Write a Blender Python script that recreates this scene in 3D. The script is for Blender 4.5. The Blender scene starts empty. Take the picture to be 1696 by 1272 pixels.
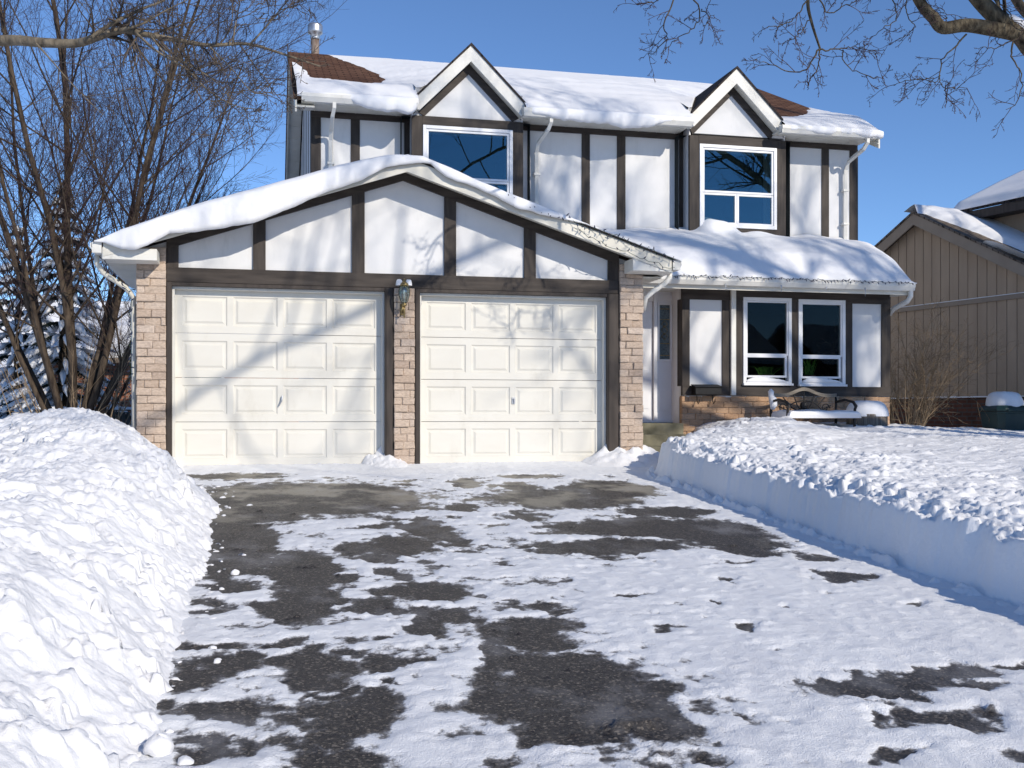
import bpy, math, random
import numpy as np
from mathutils import Vector, Matrix

# ------------------------------------------------------------------ camera, sky, sun, exposure
sc = bpy.context.scene
TH = math.radians(13.0); CT, ST = math.cos(TH), math.sin(TH)
CAMX, CAMY, CAMZ = 1.10, -12.88, 0.615
FPX, HY = 1750.0, 688.0
cd = bpy.data.cameras.new('camera'); cam = bpy.data.objects.new('camera', cd)
sc.collection.objects.link(cam); sc.camera = cam
cam.location = (CAMX, CAMY, CAMZ); cam.rotation_euler = (math.radians(90), 0, -TH)
cd.sensor_width = 36; cd.lens = FPX / 1696 * 36; cd.shift_y = (HY - 636) / 1696
cd.clip_start = 0.05; cd.clip_end = 3000
SUN = Vector((0.5, -1.0, 0.54)).normalized()
SUN_EL = math.asin(SUN.z); SUN_AZ = math.atan2(SUN.x, SUN.y)
world = bpy.data.worlds.new('World'); sc.world = world; world.use_nodes = True
wn = world.node_tree.nodes; wn.clear()
sky = wn.new('ShaderNodeTexSky'); sky.sky_type = 'NISHITA'; sky.sun_disc = False
sky.sun_elevation = SUN_EL; sky.sun_rotation = SUN_AZ
sky.altitude = 200; sky.air_density = 0.7; sky.dust_density = 0.0; sky.ozone_density = 5.5
bg = wn.new('ShaderNodeBackground'); bg.inputs[1].default_value = 0.14
wo = wn.new('ShaderNodeOutputWorld')
world.node_tree.links.new(sky.outputs[0], bg.inputs[0]); world.node_tree.links.new(bg.outputs[0], wo.inputs[0])
ld = bpy.data.lights.new('sun', 'SUN'); ld.energy = 3.45; ld.angle = math.radians(0.53); ld.color = (1.0, 0.91, 0.775)
sun = bpy.data.objects.new('sun', ld); sc.collection.objects.link(sun)
sun.rotation_euler = SUN.to_track_quat('Z', 'Y').to_euler(); sun.location = (10, -20, 12)
sc.view_settings.view_transform = 'Standard'; sc.view_settings.look = 'None'
sc.view_settings.exposure = 0.22; sc.view_settings.gamma = 1.0

col = sc.collection
R = random.Random(7)

# ------------------------------------------------------------------ helpers
def W(x, y, Y):
    """world (X, z) on the vertical plane Y seen at photo pixel x, y (a tape measure for the elevation)"""
    u, v = (x - 848) / FPX, (HY - y) / FPX
    dx, dy = ST + u * CT, CT - u * ST
    t = (Y - CAMY) / dy
    return CAMX + t * dx, CAMZ + t * v
def WX(x, Y): return W(x, 600, Y)[0]

class MB:
    def __init__(s): s.v = []; s.f = []
    def add(s, vs, fs):
        n = len(s.v); s.v += [tuple(p) for p in vs]; s.f += [tuple(i + n for i in f) for f in fs]; return s
    def box(s, x0, x1, y0, y1, z0, z1):
        return s.add([(x0,y0,z0),(x1,y0,z0),(x1,y1,z0),(x0,y1,z0),(x0,y0,z1),(x1,y0,z1),(x1,y1,z1),(x0,y1,z1)],
                     [(0,3,2,1),(4,5,6,7),(0,1,5,4),(1,2,6,5),(2,3,7,6),(3,0,4,7)])
    def prism(s, poly, a, b, axis='y'):
        n = len(poly)
        if axis == 'y': A = [(p[0], a, p[1]) for p in poly]; B = [(p[0], b, p[1]) for p in poly]
        elif axis == 'x': A = [(a, p[0], p[1]) for p in poly]; B = [(b, p[0], p[1]) for p in poly]
        else: A = [(p[0], p[1], a) for p in poly]; B = [(p[0], p[1], b) for p in poly]
        return s.add(A + B, [tuple(range(n)), tuple(range(2*n-1, n-1, -1))] + [(i, i+n, (i+1) % n + n, (i+1) % n) for i in range(n)])
    def tube(s, pts, rad, sides=6, cap=True):
        pts = [Vector(p) for p in pts]; n = len(pts)
        if isinstance(rad, (int, float)): rad = [rad] * n
        t0 = (pts[1] - pts[0]).normalized()
        nn = t0.orthogonal().normalized()
        base = len(s.v)
        cs = [(math.cos(2*math.pi*k/sides), math.sin(2*math.pi*k/sides)) for k in range(sides)]
        for i in range(n):
            t = (pts[min(i+1, n-1)] - pts[max(i-1, 0)])
            if t.length < 1e-9: t = t0
            t.normalize(); nn = nn - t * nn.dot(t)
            if nn.length < 1e-6: nn = t.orthogonal()
            nn.normalize(); b = t.cross(nn); r = rad[i]; p = pts[i]
            for c_, s_ in cs:
                q = p + nn * (c_ * r) + b * (s_ * r); s.v.append((q.x, q.y, q.z))
        for i in range(n - 1):
            o = base + i * sides
            for k in range(sides):
                k2 = (k + 1) % sides; s.f.append((o+k, o+k2, o+sides+k2, o+sides+k))
        if cap:
            s.f.append(tuple(base + k for k in range(sides - 1, -1, -1)))
            s.f.append(tuple(base + (n-1)*sides + k for k in range(sides)))
        return s
    def lathe(s, c, prof, sides=20):
        base = len(s.v)
        for r, z in prof:
            for k in range(sides):
                a = 2*math.pi*k/sides; s.v.append((c[0]+r*math.cos(a), c[1]+r*math.sin(a), c[2]+z))
        for i in range(len(prof)-1):
            for k in range(sides):
                k2 = (k+1) % sides; o = base+i*sides
                s.f.append((o+k, o+k2, o+sides+k2, o+sides+k))
        s.f.append(tuple(base+k for k in range(sides-1, -1, -1)))
        s.f.append(tuple(base+(len(prof)-1)*sides+k for k in range(sides)))
        return s
    def build(s, name, mat, parent=None, smooth=False, local=False, bevel=0.0):
        me = bpy.data.meshes.new(name)
        off = Vector((0, 0, 0))
        if parent is not None and not local:
            p = parent
            while p is not None: off += p.location; p = p.parent
        vs = s.v if off.length == 0 else [(a-off.x, b-off.y, c-off.z) for a, b, c in s.v]
        me.from_pydata(vs, [], s.f); me.update()
        if smooth: me.polygons.foreach_set('use_smooth', [True]*len(me.polygons))
        if mat: me.materials.append(mat)
        o = bpy.data.objects.new(name, me); col.objects.link(o)
        if parent is not None: o.parent = parent
        if bevel:
            m = o.modifiers.new('bevel', 'BEVEL'); m.width = bevel; m.segments = 2; m.limit_method = 'ANGLE'
        return o

def tag(o, label=None, cat=None, group=None, kind=None):
    if label: o['label'] = label
    if cat: o['category'] = cat
    if group: o['group'] = group
    if kind: o['kind'] = kind
    return o
def empty(name, loc, label, cat, group=None, rz=0.0):
    o = bpy.data.objects.new(name, None); col.objects.link(o); o.location = loc; o.rotation_euler = (0, 0, rz)
    o.empty_display_size = 0.2
    return tag(o, label, cat, group)
def copy_tree(o, parent=None):
    c = o.copy(); col.objects.link(c)
    if parent is not None: c.parent = parent
    for ch in list(o.children): copy_tree(ch, c)
    return c

def grid_obj(name, P, mat, smooth=True, attrs=None, parent=None, closed=False):
    """P: (n, m, 3) array of points -> one quad sheet"""
    n, m, _ = P.shape
    idx = np.arange(n*m).reshape(n, m)
    q = np.stack([idx[:-1,:-1], idx[1:,:-1], idx[1:,1:], idx[:-1,1:]], -1).reshape(-1, 4)
    me = bpy.data.meshes.new(name)
    me.vertices.add(n*m); me.vertices.foreach_set('co', P.reshape(-1).astype(np.float32))
    me.loops.add(q.size); me.loops.foreach_set('vertex_index', q.reshape(-1).astype(np.int32))
    me.polygons.add(len(q)); me.polygons.foreach_set('loop_start', np.arange(0, q.size, 4, dtype=np.int32))
    me.polygons.foreach_set('use_smooth', np.ones(len(q), dtype=bool) if smooth else np.zeros(len(q), dtype=bool))
    me.update(calc_edges=True); me.validate()
    if attrs:
        for k, a in attrs.items():
            at = me.attributes.new(k, 'FLOAT', 'POINT'); at.data.foreach_set('value', a.reshape(-1).astype(np.float32))
    me.materials.append(mat)
    o = bpy.data.objects.new(name, me); col.objects.link(o)
    if parent is not None: o.parent = parent
    return o

def _hash(ix, iy, seed):
    h = (ix.astype(np.int64) * 374761393 + iy.astype(np.int64) * 668265263 + seed * 974711) & 0xffffffff
    h = ((h ^ (h >> 13)) * 1274126177) & 0xffffffff
    return (h ^ (h >> 16)) & 0xffffffff
def pn(x, y, seed=0):
    x = np.asarray(x, float); y = np.asarray(y, float); x, y = np.broadcast_arrays(x, y)
    ix, iy = np.floor(x), np.floor(y); fx, fy = x-ix, y-iy
    ux, uy = fx*fx*fx*(fx*(fx*6-15)+10), fy*fy*fy*(fy*(fy*6-15)+10)
    def g(dx, dy):
        a = _hash(ix+dx, iy+dy, seed) / 4294967296.0 * 2*np.pi
        return np.cos(a)*(fx-dx) + np.sin(a)*(fy-dy)
    a = g(0,0)*(1-ux)+g(1,0)*ux; b = g(0,1)*(1-ux)+g(1,1)*ux
    return (a*(1-uy)+b*uy)*1.4
def fbm(x, y, o=4, seed=0, gain=0.5):
    s = 0; a = 1.0; t = 0
    for i in range(o):
        s = s + a*pn(np.asarray(x)*2**i, np.asarray(y)*2**i, seed+i*17); t += a; a *= gain
    return s/t
def sstep(a, b, x):
    t = np.clip((x-a)/(b-a), 0, 1); return t*t*(3-2*t)

# ------------------------------------------------------------------ materials
def nmat(name, rough=0.6, spec=0.3):
    m = bpy.data.materials.new(name); m.use_nodes = True
    nt = m.node_tree; b = nt.nodes['Principled BSDF']
    b.inputs['Roughness'].default_value = rough; b.inputs['Specular IOR Level'].default_value = spec
    return m, nt, b
def N(nt, t, **kw):
    n = nt.nodes.new(t)
    for k, v in kw.items():
        if k.startswith('i_'): n.inputs[k[2:].replace('_', ' ')].default_value = v
        else: setattr(n, k, v)
    return n
def coords(nt, scale=(1,1,1), rot=(0,0,0)):
    g = N(nt, 'ShaderNodeNewGeometry'); mp = N(nt, 'ShaderNodeMapping')
    mp.inputs['Scale'].default_value = scale; mp.inputs['Rotation'].default_value = rot
    nt.links.new(g.outputs['Position'], mp.inputs['Vector']); return mp.outputs[0]
def ramp(nt, fac, stops):
    r = N(nt, 'ShaderNodeValToRGB'); e = r.color_ramp.elements
    while len(e) < len(stops): e.new(0.5)
    for i, (p, c) in enumerate(stops):
        e[i].position = p; e[i].color = (c[0], c[1], c[2], 1)
    nt.links.new(fac, r.inputs[0]); return r.outputs[0]
def bump(nt, b, h, strength=0.3, dist=0.01):
    bp = N(nt, 'ShaderNodeBump'); bp.inputs['Strength'].default_value = strength; bp.inputs['Distance'].default_value = dist
    nt.links.new(h, bp.inputs['Height']); nt.links.new(bp.outputs[0], b.inputs['Normal']); return bp
def mat_noise(name, c0, c1, scale=(5,5,5), rough=0.6, spec=0.3, nscale=1.0, detail=5, bs=0.2, bd=0.004, metal=0.0):
    m, nt, b = nmat(name, rough, spec); b.inputs['Metallic'].default_value = metal
    n = N(nt, 'ShaderNodeTexNoise'); n.inputs['Scale'].default_value = nscale; n.inputs['Detail'].default_value = detail
    nt.links.new(coords(nt, scale), n.inputs['Vector'])
    nt.links.new(ramp(nt, n.outputs[0], [(0.3, c0), (0.7, c1)]), b.inputs['Base Color'])
    if bs: bump(nt, b, n.outputs[0], bs, bd)
    return m
M = {}
M['stucco'] = mat_noise('white_stucco', (.66,.67,.68), (.735,.735,.74), (3,3,3), .75, .2, 1.0, 8, .25, .006)
M['timber'] = mat_noise('brown_timber', (.029,.023,.020), (.066,.054,.046), (16,16,2.2), .65, .3, 1.0, 6, .25, .004)
M['timber_h'] = mat_noise('brown_timber_board', (.029,.023,.020), (.066,.054,.046), (2.2,16,16), .65, .3, 1.0, 6, .25, .004)
M['timber_dark'] = mat_noise('dark_jamb', (.035,.028,.024), (.065,.052,.045), (16,16,2.2), .6, .3, 1.0, 6, .2, .003)
M['cream'] = mat_noise('cream_door_paint', (.66,.64,.58), (.70,.684,.625), (2,2,5), .45, .4, 1.0, 6, .1, .002)
def weather(m, scale, amt, c):
    nt = m.node_tree; b = nt.nodes['Principled BSDF']; l = b.inputs['Base Color'].links[0].from_socket
    n = N(nt, 'ShaderNodeTexNoise'); n.inputs['Scale'].default_value = 1.0; n.inputs['Detail'].default_value = 9; n.inputs['Roughness'].default_value = .7
    nt.links.new(coords(nt, scale), n.inputs['Vector'])
    mr = N(nt, 'ShaderNodeMapRange', interpolation_type='SMOOTHSTEP'); mr.inputs[1].default_value = .52; mr.inputs[2].default_value = .78; mr.inputs[4].default_value = amt
    nt.links.new(n.outputs[0], mr.inputs[0])
    mx = N(nt, 'ShaderNodeMix', data_type='RGBA'); nt.links.new(mr.outputs[0], mx.inputs[0]); nt.links.new(l, mx.inputs[6]); mx.inputs[7].default_value = (*c, 1)
    nt.links.new(mx.outputs[2], b.inputs['Base Color'])
M['vinyl'] = mat_noise('white_vinyl', (.76,.77,.79), (.82,.82,.83), (4,4,4), .4, .4, 1.0, 3, .0)
M['trim'] = mat_noise('beige_aluminium', (.60,.58,.51), (.68,.66,.59), (3,3,3), .45, .4, 1.0, 5, .1, .002)
M['trim_white'] = mat_noise('offwhite_aluminium', (.66,.65,.60), (.74,.73,.69), (5,5,5), .45, .4, 1.0, 6, .1, .002)
M['doorwhite'] = mat_noise('white_door_paint', (.74,.76,.80), (.80,.81,.84), (3,3,3), .4, .4, 1.0, 4, .1, .002)
M['black'] = mat_noise('black_metal', (.009,.009,.010), (.016,.016,.017), (20,20,20), .6, .25, 1.0, 4, .2, .002)
M['iron'] = mat_noise('dark_iron', (.018,.016,.014), (.035,.03,.026), (30,30,30), .6, .4, 1.0, 4, .3, .003)
M['wood_grey'] = mat_noise('weathered_wood', (.16,.135,.105), (.30,.26,.21), (5,40,40), .8, .2, 1.0, 6, .4, .004)
M['barrel'] = mat_noise('barrel_wood', (.13,.11,.09), (.26,.22,.18), (40,40,4), .85, .2, 1.0, 6, .5, .006)
M['brass'] = mat_noise('aged_brass', (.20,.15,.07), (.36,.27,.12), (40,40,40), .4, .5, 1.0, 4, .1, .002, 0.8)
M['steel'] = mat_noise('galvanised_steel', (.42,.43,.45), (.62,.63,.65), (12,12,12), .38, .5, 1.0, 5, .1, .002, 0.85)
M['rust'] = mat_noise('rusty_pipe', (.14,.085,.06), (.34,.28,.24), (10,10,4), .7, .3, 1.0, 6, .2, .002, 0.3)
M['concrete'] = mat_noise('mossy_concrete', (.13,.125,.085), (.26,.245,.18), (6,6,6), .9, .2, 1.0, 8, .4, .006)
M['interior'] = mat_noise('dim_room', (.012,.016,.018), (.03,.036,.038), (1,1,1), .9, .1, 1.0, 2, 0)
M['bin'] = mat_noise('green_bin_plastic', (.010,.030,.030), (.018,.045,.044), (6,6,6), .45, .4, 1.0, 4, .1, .002)
M['wire'] = mat_noise('wire_green', (.008,.03,.014), (.015,.055,.024), (30,30,30), .5, .4, 1.0, 2, 0)
M['bulb'] = mat_noise('dark_bulb', (.015,.02,.05), (.04,.05,.10), (30,30,30), .3, .5, 1.0, 2, 0)
M['leaf'] = mat_noise('leaf_green', (.12,.34,.03), (.36,.60,.09), (20,20,20), .45, .4, 1.0, 3, 0)
M['pot'] = mat_noise('clay_pot', (.10,.05,.03), (.16,.08,.05), (20,20,20), .7, .3, 1.0, 3, 0)
M['bark_dark'] = mat_noise('dark_bark', (.030,.022,.018), (.115,.088,.064), (14,14,4), .9, .15, 1.0, 7, .8, .02)
M['twig_dark'] = mat_noise('dark_twigs', (.048,.030,.030), (.092,.060,.056), (6,6,6), .8, .2, 1.0, 2, 0)
M['bark_grey'] = mat_noise('grey_bark', (.085,.07,.052), (.26,.22,.165), (16,16,7), .9, .15, 1.0, 7, .9, .03)
M['bark_limb'] = mat_noise('rough_brown_bark', (.028,.021,.015), (.15,.125,.085), (22,22,9), .9, .15, 1.0, 8, 1.0, .04)
M['twig_grey'] = mat_noise('grey_twigs', (.06,.048,.040), (.13,.105,.085), (6,6,6), .8, .2, 1.0, 2, 0)
M['shrub'] = mat_noise('straw_stems', (.19,.135,.085), (.34,.255,.165), (8,8,8), .8, .2, 1.0, 2, 0)
M['needle'] = mat_noise('spruce_needles', (.012,.022,.018), (.035,.055,.04), (4,4,4), .7, .2, 1.0, 3, 0)
M['fence'] = mat_noise('grey_fence_wood', (.055,.05,.042), (.12,.11,.095), (20,20,3), .85, .2, 1.0, 5, .3, .004)

weather(M['cream'], (2.5,2.5,1.2), .55, (.52,.49,.42))
weather(M['stucco'], (3.5,3.5,1.0), .5, (.50,.51,.51))
weather(M['timber'], (30,30,1.5), .5, (.10,.088,.078))
weather(M['timber_h'], (1.5,30,30), .5, (.10,.088,.078))
weather(M['trim_white'], (9,9,5), .5, (.42,.40,.34))
weather(M['trim'], (7,7,7), .5, (.42,.40,.33))

# snow
def snow_mat(name, s1=38, s2=190, st=.5, d=.012):
    m, nt, b = nmat(name, .65, .15)
    n1 = N(nt, 'ShaderNodeTexNoise'); n1.inputs['Scale'].default_value = s1; n1.inputs['Detail'].default_value = 6
    n2 = N(nt, 'ShaderNodeTexNoise'); n2.inputs['Scale'].default_value = s2; n2.inputs['Detail'].default_value = 3
    c = coords(nt); nt.links.new(c, n1.inputs['Vector']); nt.links.new(c, n2.inputs['Vector'])
    mx = N(nt, 'ShaderNodeMath', operation='MULTIPLY_ADD'); mx.inputs[1].default_value = .3
    nt.links.new(n2.outputs[0], mx.inputs[0]); nt.links.new(n1.outputs[0], mx.inputs[2])
    b.inputs['Base Color'].default_value = (.83, .835, .85, 1)
    bump(nt, b, mx.outputs[0], st, d); return m
M['snow'] = snow_mat('snow_packed')
M['snow_soft'] = snow_mat('snow_smooth', 14, 160, .28, .012)
M['snow_far'] = snow_mat('snow_field', 4, 40, .3, .03)
M['ice'], _nt, _b = nmat('ice', .12, .5)
_b.inputs['Base Color'].default_value = (.86,.9,.95,1); _b.inputs['Transmission Weight'].default_value = .7; _b.inputs['IOR'].default_value = 1.31

# bricks: every brick is its own island of the part's mesh and gets its own tone
def brick_mat(name, stops, sc_=30):
    m, nt, b = nmat(name, .88, .2)
    g = N(nt, 'ShaderNodeNewGeometry')
    base = ramp(nt, g.outputs['Random Per Island'], stops)
    n = N(nt, 'ShaderNodeTexNoise'); n.inputs['Scale'].default_value = sc_; n.inputs['Detail'].default_value = 7
    nt.links.new(coords(nt, (1,1,2.2)), n.inputs['Vector'])
    mx = N(nt, 'ShaderNodeMix', data_type='RGBA', blend_type='MULTIPLY'); mx.inputs[0].default_value = .55
    nt.links.new(base, mx.inputs[6]); nt.links.new(ramp(nt, n.outputs[0], [(.3,(.5,.47,.45)),(.62,(1.08,1.07,1.05))]), mx.inputs[7])
    nt.links.new(mx.outputs[2], b.inputs['Base Color']); bump(nt, b, n.outputs[0], .5, .01); return m
M['brick'] = brick_mat('tan_brick', [(0,(.46,.36,.285)),(.35,(.55,.445,.36)),(.7,(.50,.40,.32)),(.9,(.57,.475,.40)),(1,(.38,.285,.22))])
M['brick_brown'] = brick_mat('brown_brick', [(0,(.38,.245,.155)),(.4,(.50,.335,.215)),(.7,(.44,.28,.175)),(1,(.55,.38,.255))])
M['mortar'] = mat_noise('mortar', (.40,.34,.29), (.50,.43,.37), (20,20,20), .95, .1, 1.0, 5, .3, .004)

def tex_brick(name, c1, c2, mortar, w, h, rot, ms=.012):
    m, nt, b = nmat(name, .88, .2)
    t = N(nt, 'ShaderNodeTexBrick'); t.inputs['Scale'].default_value = 1
    t.inputs['Brick Width'].default_value = w; t.inputs['Row Height'].default_value = h; t.inputs['Mortar Size'].default_value = ms
    t.inputs['Color1'].default_value = (*c1,1); t.inputs['Color2'].default_value = (*c2,1); t.inputs['Mortar'].default_value = (*mortar,1)
    tc = N(nt, 'ShaderNodeTexCoord'); mp = N(nt, 'ShaderNodeMapping'); mp.inputs['Rotation'].default_value = rot
    nt.links.new(tc.outputs['Object'], mp.inputs['Vector']); nt.links.new(mp.outputs[0], t.inputs['Vector'])
    n = N(nt, 'ShaderNodeTexNoise'); n.inputs['Scale'].default_value = 9; n.inputs['Detail'].default_value = 6
    nt.links.new(tc.outputs['Object'], n.inputs['Vector'])
    mx = N(nt, 'ShaderNodeMix', data_type='RGBA', blend_type='MULTIPLY'); mx.inputs[0].default_value = .6
    nt.links.new(t.outputs[0], mx.inputs[6]); nt.links.new(ramp(nt, n.outputs[0], [(.3,(.55,.55,.55)),(.7,(1.1,1.1,1.1))]), mx.inputs[7])
    nt.links.new(mx.outputs[2], b.inputs['Base Color']); bump(nt, b, t.outputs['Fac'], -.5, .01); return m
M['brick_red_x'] = tex_brick('dark_red_brick', (.10,.042,.028),(.16,.065,.042),(.10,.085,.075),.21,.075,(0,math.radians(90),math.radians(90)))
M['brick_orange'] = tex_brick('orange_brick', (.34,.13,.075),(.44,.19,.11),(.36,.27,.22),.24,.085,(math.radians(90),0,0))

def shingle_mat(name, c0, c1, rowscale):
    m, nt, b = nmat(name, .9, .15)
    tc = N(nt, 'ShaderNodeNewGeometry'); mp = N(nt, 'ShaderNodeMapping'); mp.inputs['Scale'].default_value = rowscale
    nt.links.new(tc.outputs['Position'], mp.inputs['Vector'])
    t = N(nt, 'ShaderNodeTexBrick'); t.inputs['Scale'].default_value = 1; t.inputs['Brick Width'].default_value = .22; t.inputs['Row Height'].default_value = .125
    t.inputs['Mortar Size'].default_value = .012; t.inputs['Color1'].default_value = (*c0,1); t.inputs['Color2'].default_value = (*c1,1)
    t.inputs['Mortar'].default_value = (c0[0]*.4, c0[1]*.4, c0[2]*.4, 1); t.inputs['Bias'].default_value = -.1
    nt.links.new(mp.outputs[0], t.inputs['Vector'])
    n = N(nt, 'ShaderNodeTexNoise'); n.inputs['Scale'].default_value = 60; n.inputs['Detail'].default_value = 4
    nt.links.new(tc.outputs['Position'], n.inputs['Vector'])
    mx = N(nt, 'ShaderNodeMix', data_type='RGBA', blend_type='MULTIPLY'); mx.inputs[0].default_value = .8
    nt.links.new(t.outputs[0], mx.inputs[6]); nt.links.new(ramp(nt, n.outputs[0], [(.3,(.6,.6,.6)),(.7,(1.25,1.25,1.25))]), mx.inputs[7])
    nt.links.new(mx.outputs[2], b.inputs['Base Color']); bump(nt, b, t.outputs['Fac'], -.8, .015); return m
M['shingle'] = shingle_mat('brown_shingles', (.105,.052,.032), (.175,.095,.06), (1,1.1,1))
M['shingle_dark'] = shingle_mat('dark_shingles', (.035,.03,.03), (.06,.05,.048), (1,1.1,1))
M['shingle_grey'] = shingle_mat('taupe_shingles', (.13,.105,.085), (.21,.175,.145), (1,1.1,1))

# window glass: partly mirror, partly clear onto a dim room
def glass_mat(name, f, tint=(.75,.9,1.0)):
    m = bpy.data.materials.new(name); m.use_nodes = True; nt = m.node_tree; nt.nodes.clear()
    o = N(nt, 'ShaderNodeOutputMaterial'); mx = N(nt, 'ShaderNodeMixShader'); gl = N(nt, 'ShaderNodeBsdfGlossy'); tr = N(nt, 'ShaderNodeBsdfTransparent')
    gl.inputs['Color'].default_value = (*tint,1); gl.inputs['Roughness'].default_value = 0.0
    tr.inputs['Color'].default_value = (.62,.68,.68,1)
    lw = N(nt, 'ShaderNodeLayerWeight'); lw.inputs[0].default_value = .35
    ma = N(nt, 'ShaderNodeMath', operation='MULTIPLY_ADD'); ma.inputs[1].default_value = .4; ma.inputs[2].default_value = f
    nt.links.new(lw.outputs['Fresnel'], ma.inputs[0]); nt.links.new(ma.outputs[0], mx.inputs[0])
    n = N(nt, 'ShaderNodeTexNoise'); n.inputs['Scale'].default_value = 1.6; n.inputs['Detail'].default_value = 1
    nt.links.new(coords(nt), n.inputs['Vector'])
    bp = N(nt, 'ShaderNodeBump'); bp.inputs['Strength'].default_value = .04; bp.inputs['Distance'].default_value = .02
    nt.links.new(n.outputs[0], bp.inputs['Height']); nt.links.new(bp.outputs[0], gl.inputs['Normal'])
    nt.links.new(tr.outputs[0], mx.inputs[1]); nt.links.new(gl.outputs[0], mx.inputs[2]); nt.links.new(mx.outputs[0], o.inputs[0]); return m
M['glass'] = glass_mat('window_glass', .12, (.34,.62,.76))
M['glass_low'] = glass_mat('living_room_glass', .0, (.45,.52,.55))
M['glass_lamp'] = glass_mat('lamp_glass', .12, (.9,1,.95))

# driveway: asphalt with snow left by the shovel (attribute 'snow' = where snow lies)
def driveway_mat():
    m, nt, b = nmat('driveway_asphalt_and_snow', .6, .35)
    c = coords(nt)
    at = N(nt, 'ShaderNodeAttribute'); at.attribute_name = 'snow'
    def noise(s, d=5, sc3=(1,1,1)):
        n = N(nt, 'ShaderNodeTexNoise'); n.inputs['Scale'].default_value = s; n.inputs['Detail'].default_value = d; n.inputs['Roughness'].default_value = .62
        mp = N(nt, 'ShaderNodeMapping'); mp.inputs['Scale'].default_value = sc3
        nt.links.new(c, mp.inputs['Vector']); nt.links.new(mp.outputs[0], n.inputs['Vector']); return n.outputs[0]
    def mad(a, k, add):
        x = N(nt, 'ShaderNodeMath', operation='MULTIPLY_ADD'); nt.links.new(a, x.inputs[0]); x.inputs[1].default_value = k
        if isinstance(add, float): x.inputs[2].default_value = add
        else: nt.links.new(add, x.inputs[2])
        return x.outputs[0]
    n1 = noise(9, 8, (1, .55, 1)); n2 = noise(55, 4)
    f = mad(n2, .30, mad(n1, .80, mad(at.outputs['Fac'], 1.0, -.55)))
    mr = N(nt, 'ShaderNodeMapRange', interpolation_type='SMOOTHSTEP'); mr.inputs[1].default_value = .42; mr.inputs[2].default_value = .60
    nt.links.new(f, mr.inputs[0]); mask = mr.outputs[0]
    mr2 = N(nt, 'ShaderNodeMapRange', interpolation_type='SMOOTHSTEP'); mr2.inputs[1].default_value = .26; mr2.inputs[2].default_value = .58
    mr2.inputs[4].default_value = .42; nt.links.new(f, mr2.inputs[0])
    film = N(nt, 'ShaderNodeMapRange', interpolation_type='SMOOTHSTEP'); film.inputs[1].default_value = .50; film.inputs[2].default_value = .72; film.inputs[4].default_value = .27; nt.links.new(noise(2.3, 7, (1,.7,1)), film.inputs[0])
    fmx = N(nt, 'ShaderNodeMath', operation='MAXIMUM'); nt.links.new(mr2.outputs[0], fmx.inputs[0]); nt.links.new(film.outputs[0], fmx.inputs[1])
    # asphalt: dark with pale and rusty grains
    v = N(nt, 'ShaderNodeTexVoronoi'); v.inputs['Scale'].default_value = 95; nt.links.new(c, v.inputs['Vector'])
    sep = N(nt, 'ShaderNodeSeparateColor'); nt.links.new(v.outputs['Color'], sep.inputs[0])
    asp = ramp(nt, sep.outputs[0], [(0,(.020,.018,.017)),(.55,(.042,.037,.034)),(.85,(.070,.060,.051)),(.97,(.19,.165,.135))])
    # salt-stained damp patches by the garage
    sp = N(nt, 'ShaderNodeSeparateXYZ'); nt.links.new(c, sp.inputs[0])
    near = N(nt, 'ShaderNodeMapRange'); near.inputs[1].default_value = -6.2; near.inputs[2].default_value = -2.2; nt.links.new(sp.outputs[1], near.inputs[0])
    salt = N(nt, 'ShaderNodeMapRange', interpolation_type='SMOOTHSTEP'); salt.inputs[1].default_value = .52; salt.inputs[2].default_value = .66
    nt.links.new(mad(noise(1.5, 5, (1,.8,1)), 1.0, mad(near.outputs[0], .16, -.09)), salt.inputs[0])
    sm = N(nt, 'ShaderNodeMath', operation='MULTIPLY'); nt.links.new(salt.outputs[0], sm.inputs[0]); nt.links.new(near.outputs[0], sm.inputs[1])
    sm2 = N(nt, 'ShaderNodeMath', operation='MULTIPLY'); nt.links.new(sm.outputs[0], sm2.inputs[0]); sm2.inputs[1].default_value = .8
    a1 = N(nt, 'ShaderNodeMix', data_type='RGBA'); nt.links.new(sm2.outputs[0], a1.inputs[0]); nt.links.new(asp, a1.inputs[6]); a1.inputs[7].default_value = (.36,.33,.265,1)
    a2 = N(nt, 'ShaderNodeMix', data_type='RGBA'); nt.links.new(fmx.outputs[0], a2.inputs[0]); nt.links.new(a1.outputs[2], a2.inputs[6]); a2.inputs[7].default_value = (.5,.5,.52,1)
    n4 = noise(3.2, 6, (1,.4,1))
    sn = ramp(nt, n4, [(.3,(.80,.815,.85)),(.65,(.91,.925,.945))])
    a3 = N(nt, 'ShaderNodeMix', data_type='RGBA'); nt.links.new(mask, a3.inputs[0]); nt.links.new(a2.outputs[2], a3.inputs[6]); nt.links.new(sn, a3.inputs[7])
    nt.links.new(a3.outputs[2], b.inputs['Base Color'])
    ro = N(nt, 'ShaderNodeMapRange'); ro.inputs[3].default_value = .5; ro.inputs[4].default_value = .75; nt.links.new(mask, ro.inputs[0]); nt.links.new(ro.outputs[0], b.inputs['Roughness'])
    h = mad(sep.outputs[1], .25, mad(n2, .8, mad(n1, 1.2, mad(mask, .5, noise(150, 3)))))
    bump(nt, b, h, .55, .012); return m
M['driveway'] = driveway_mat()

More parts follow.
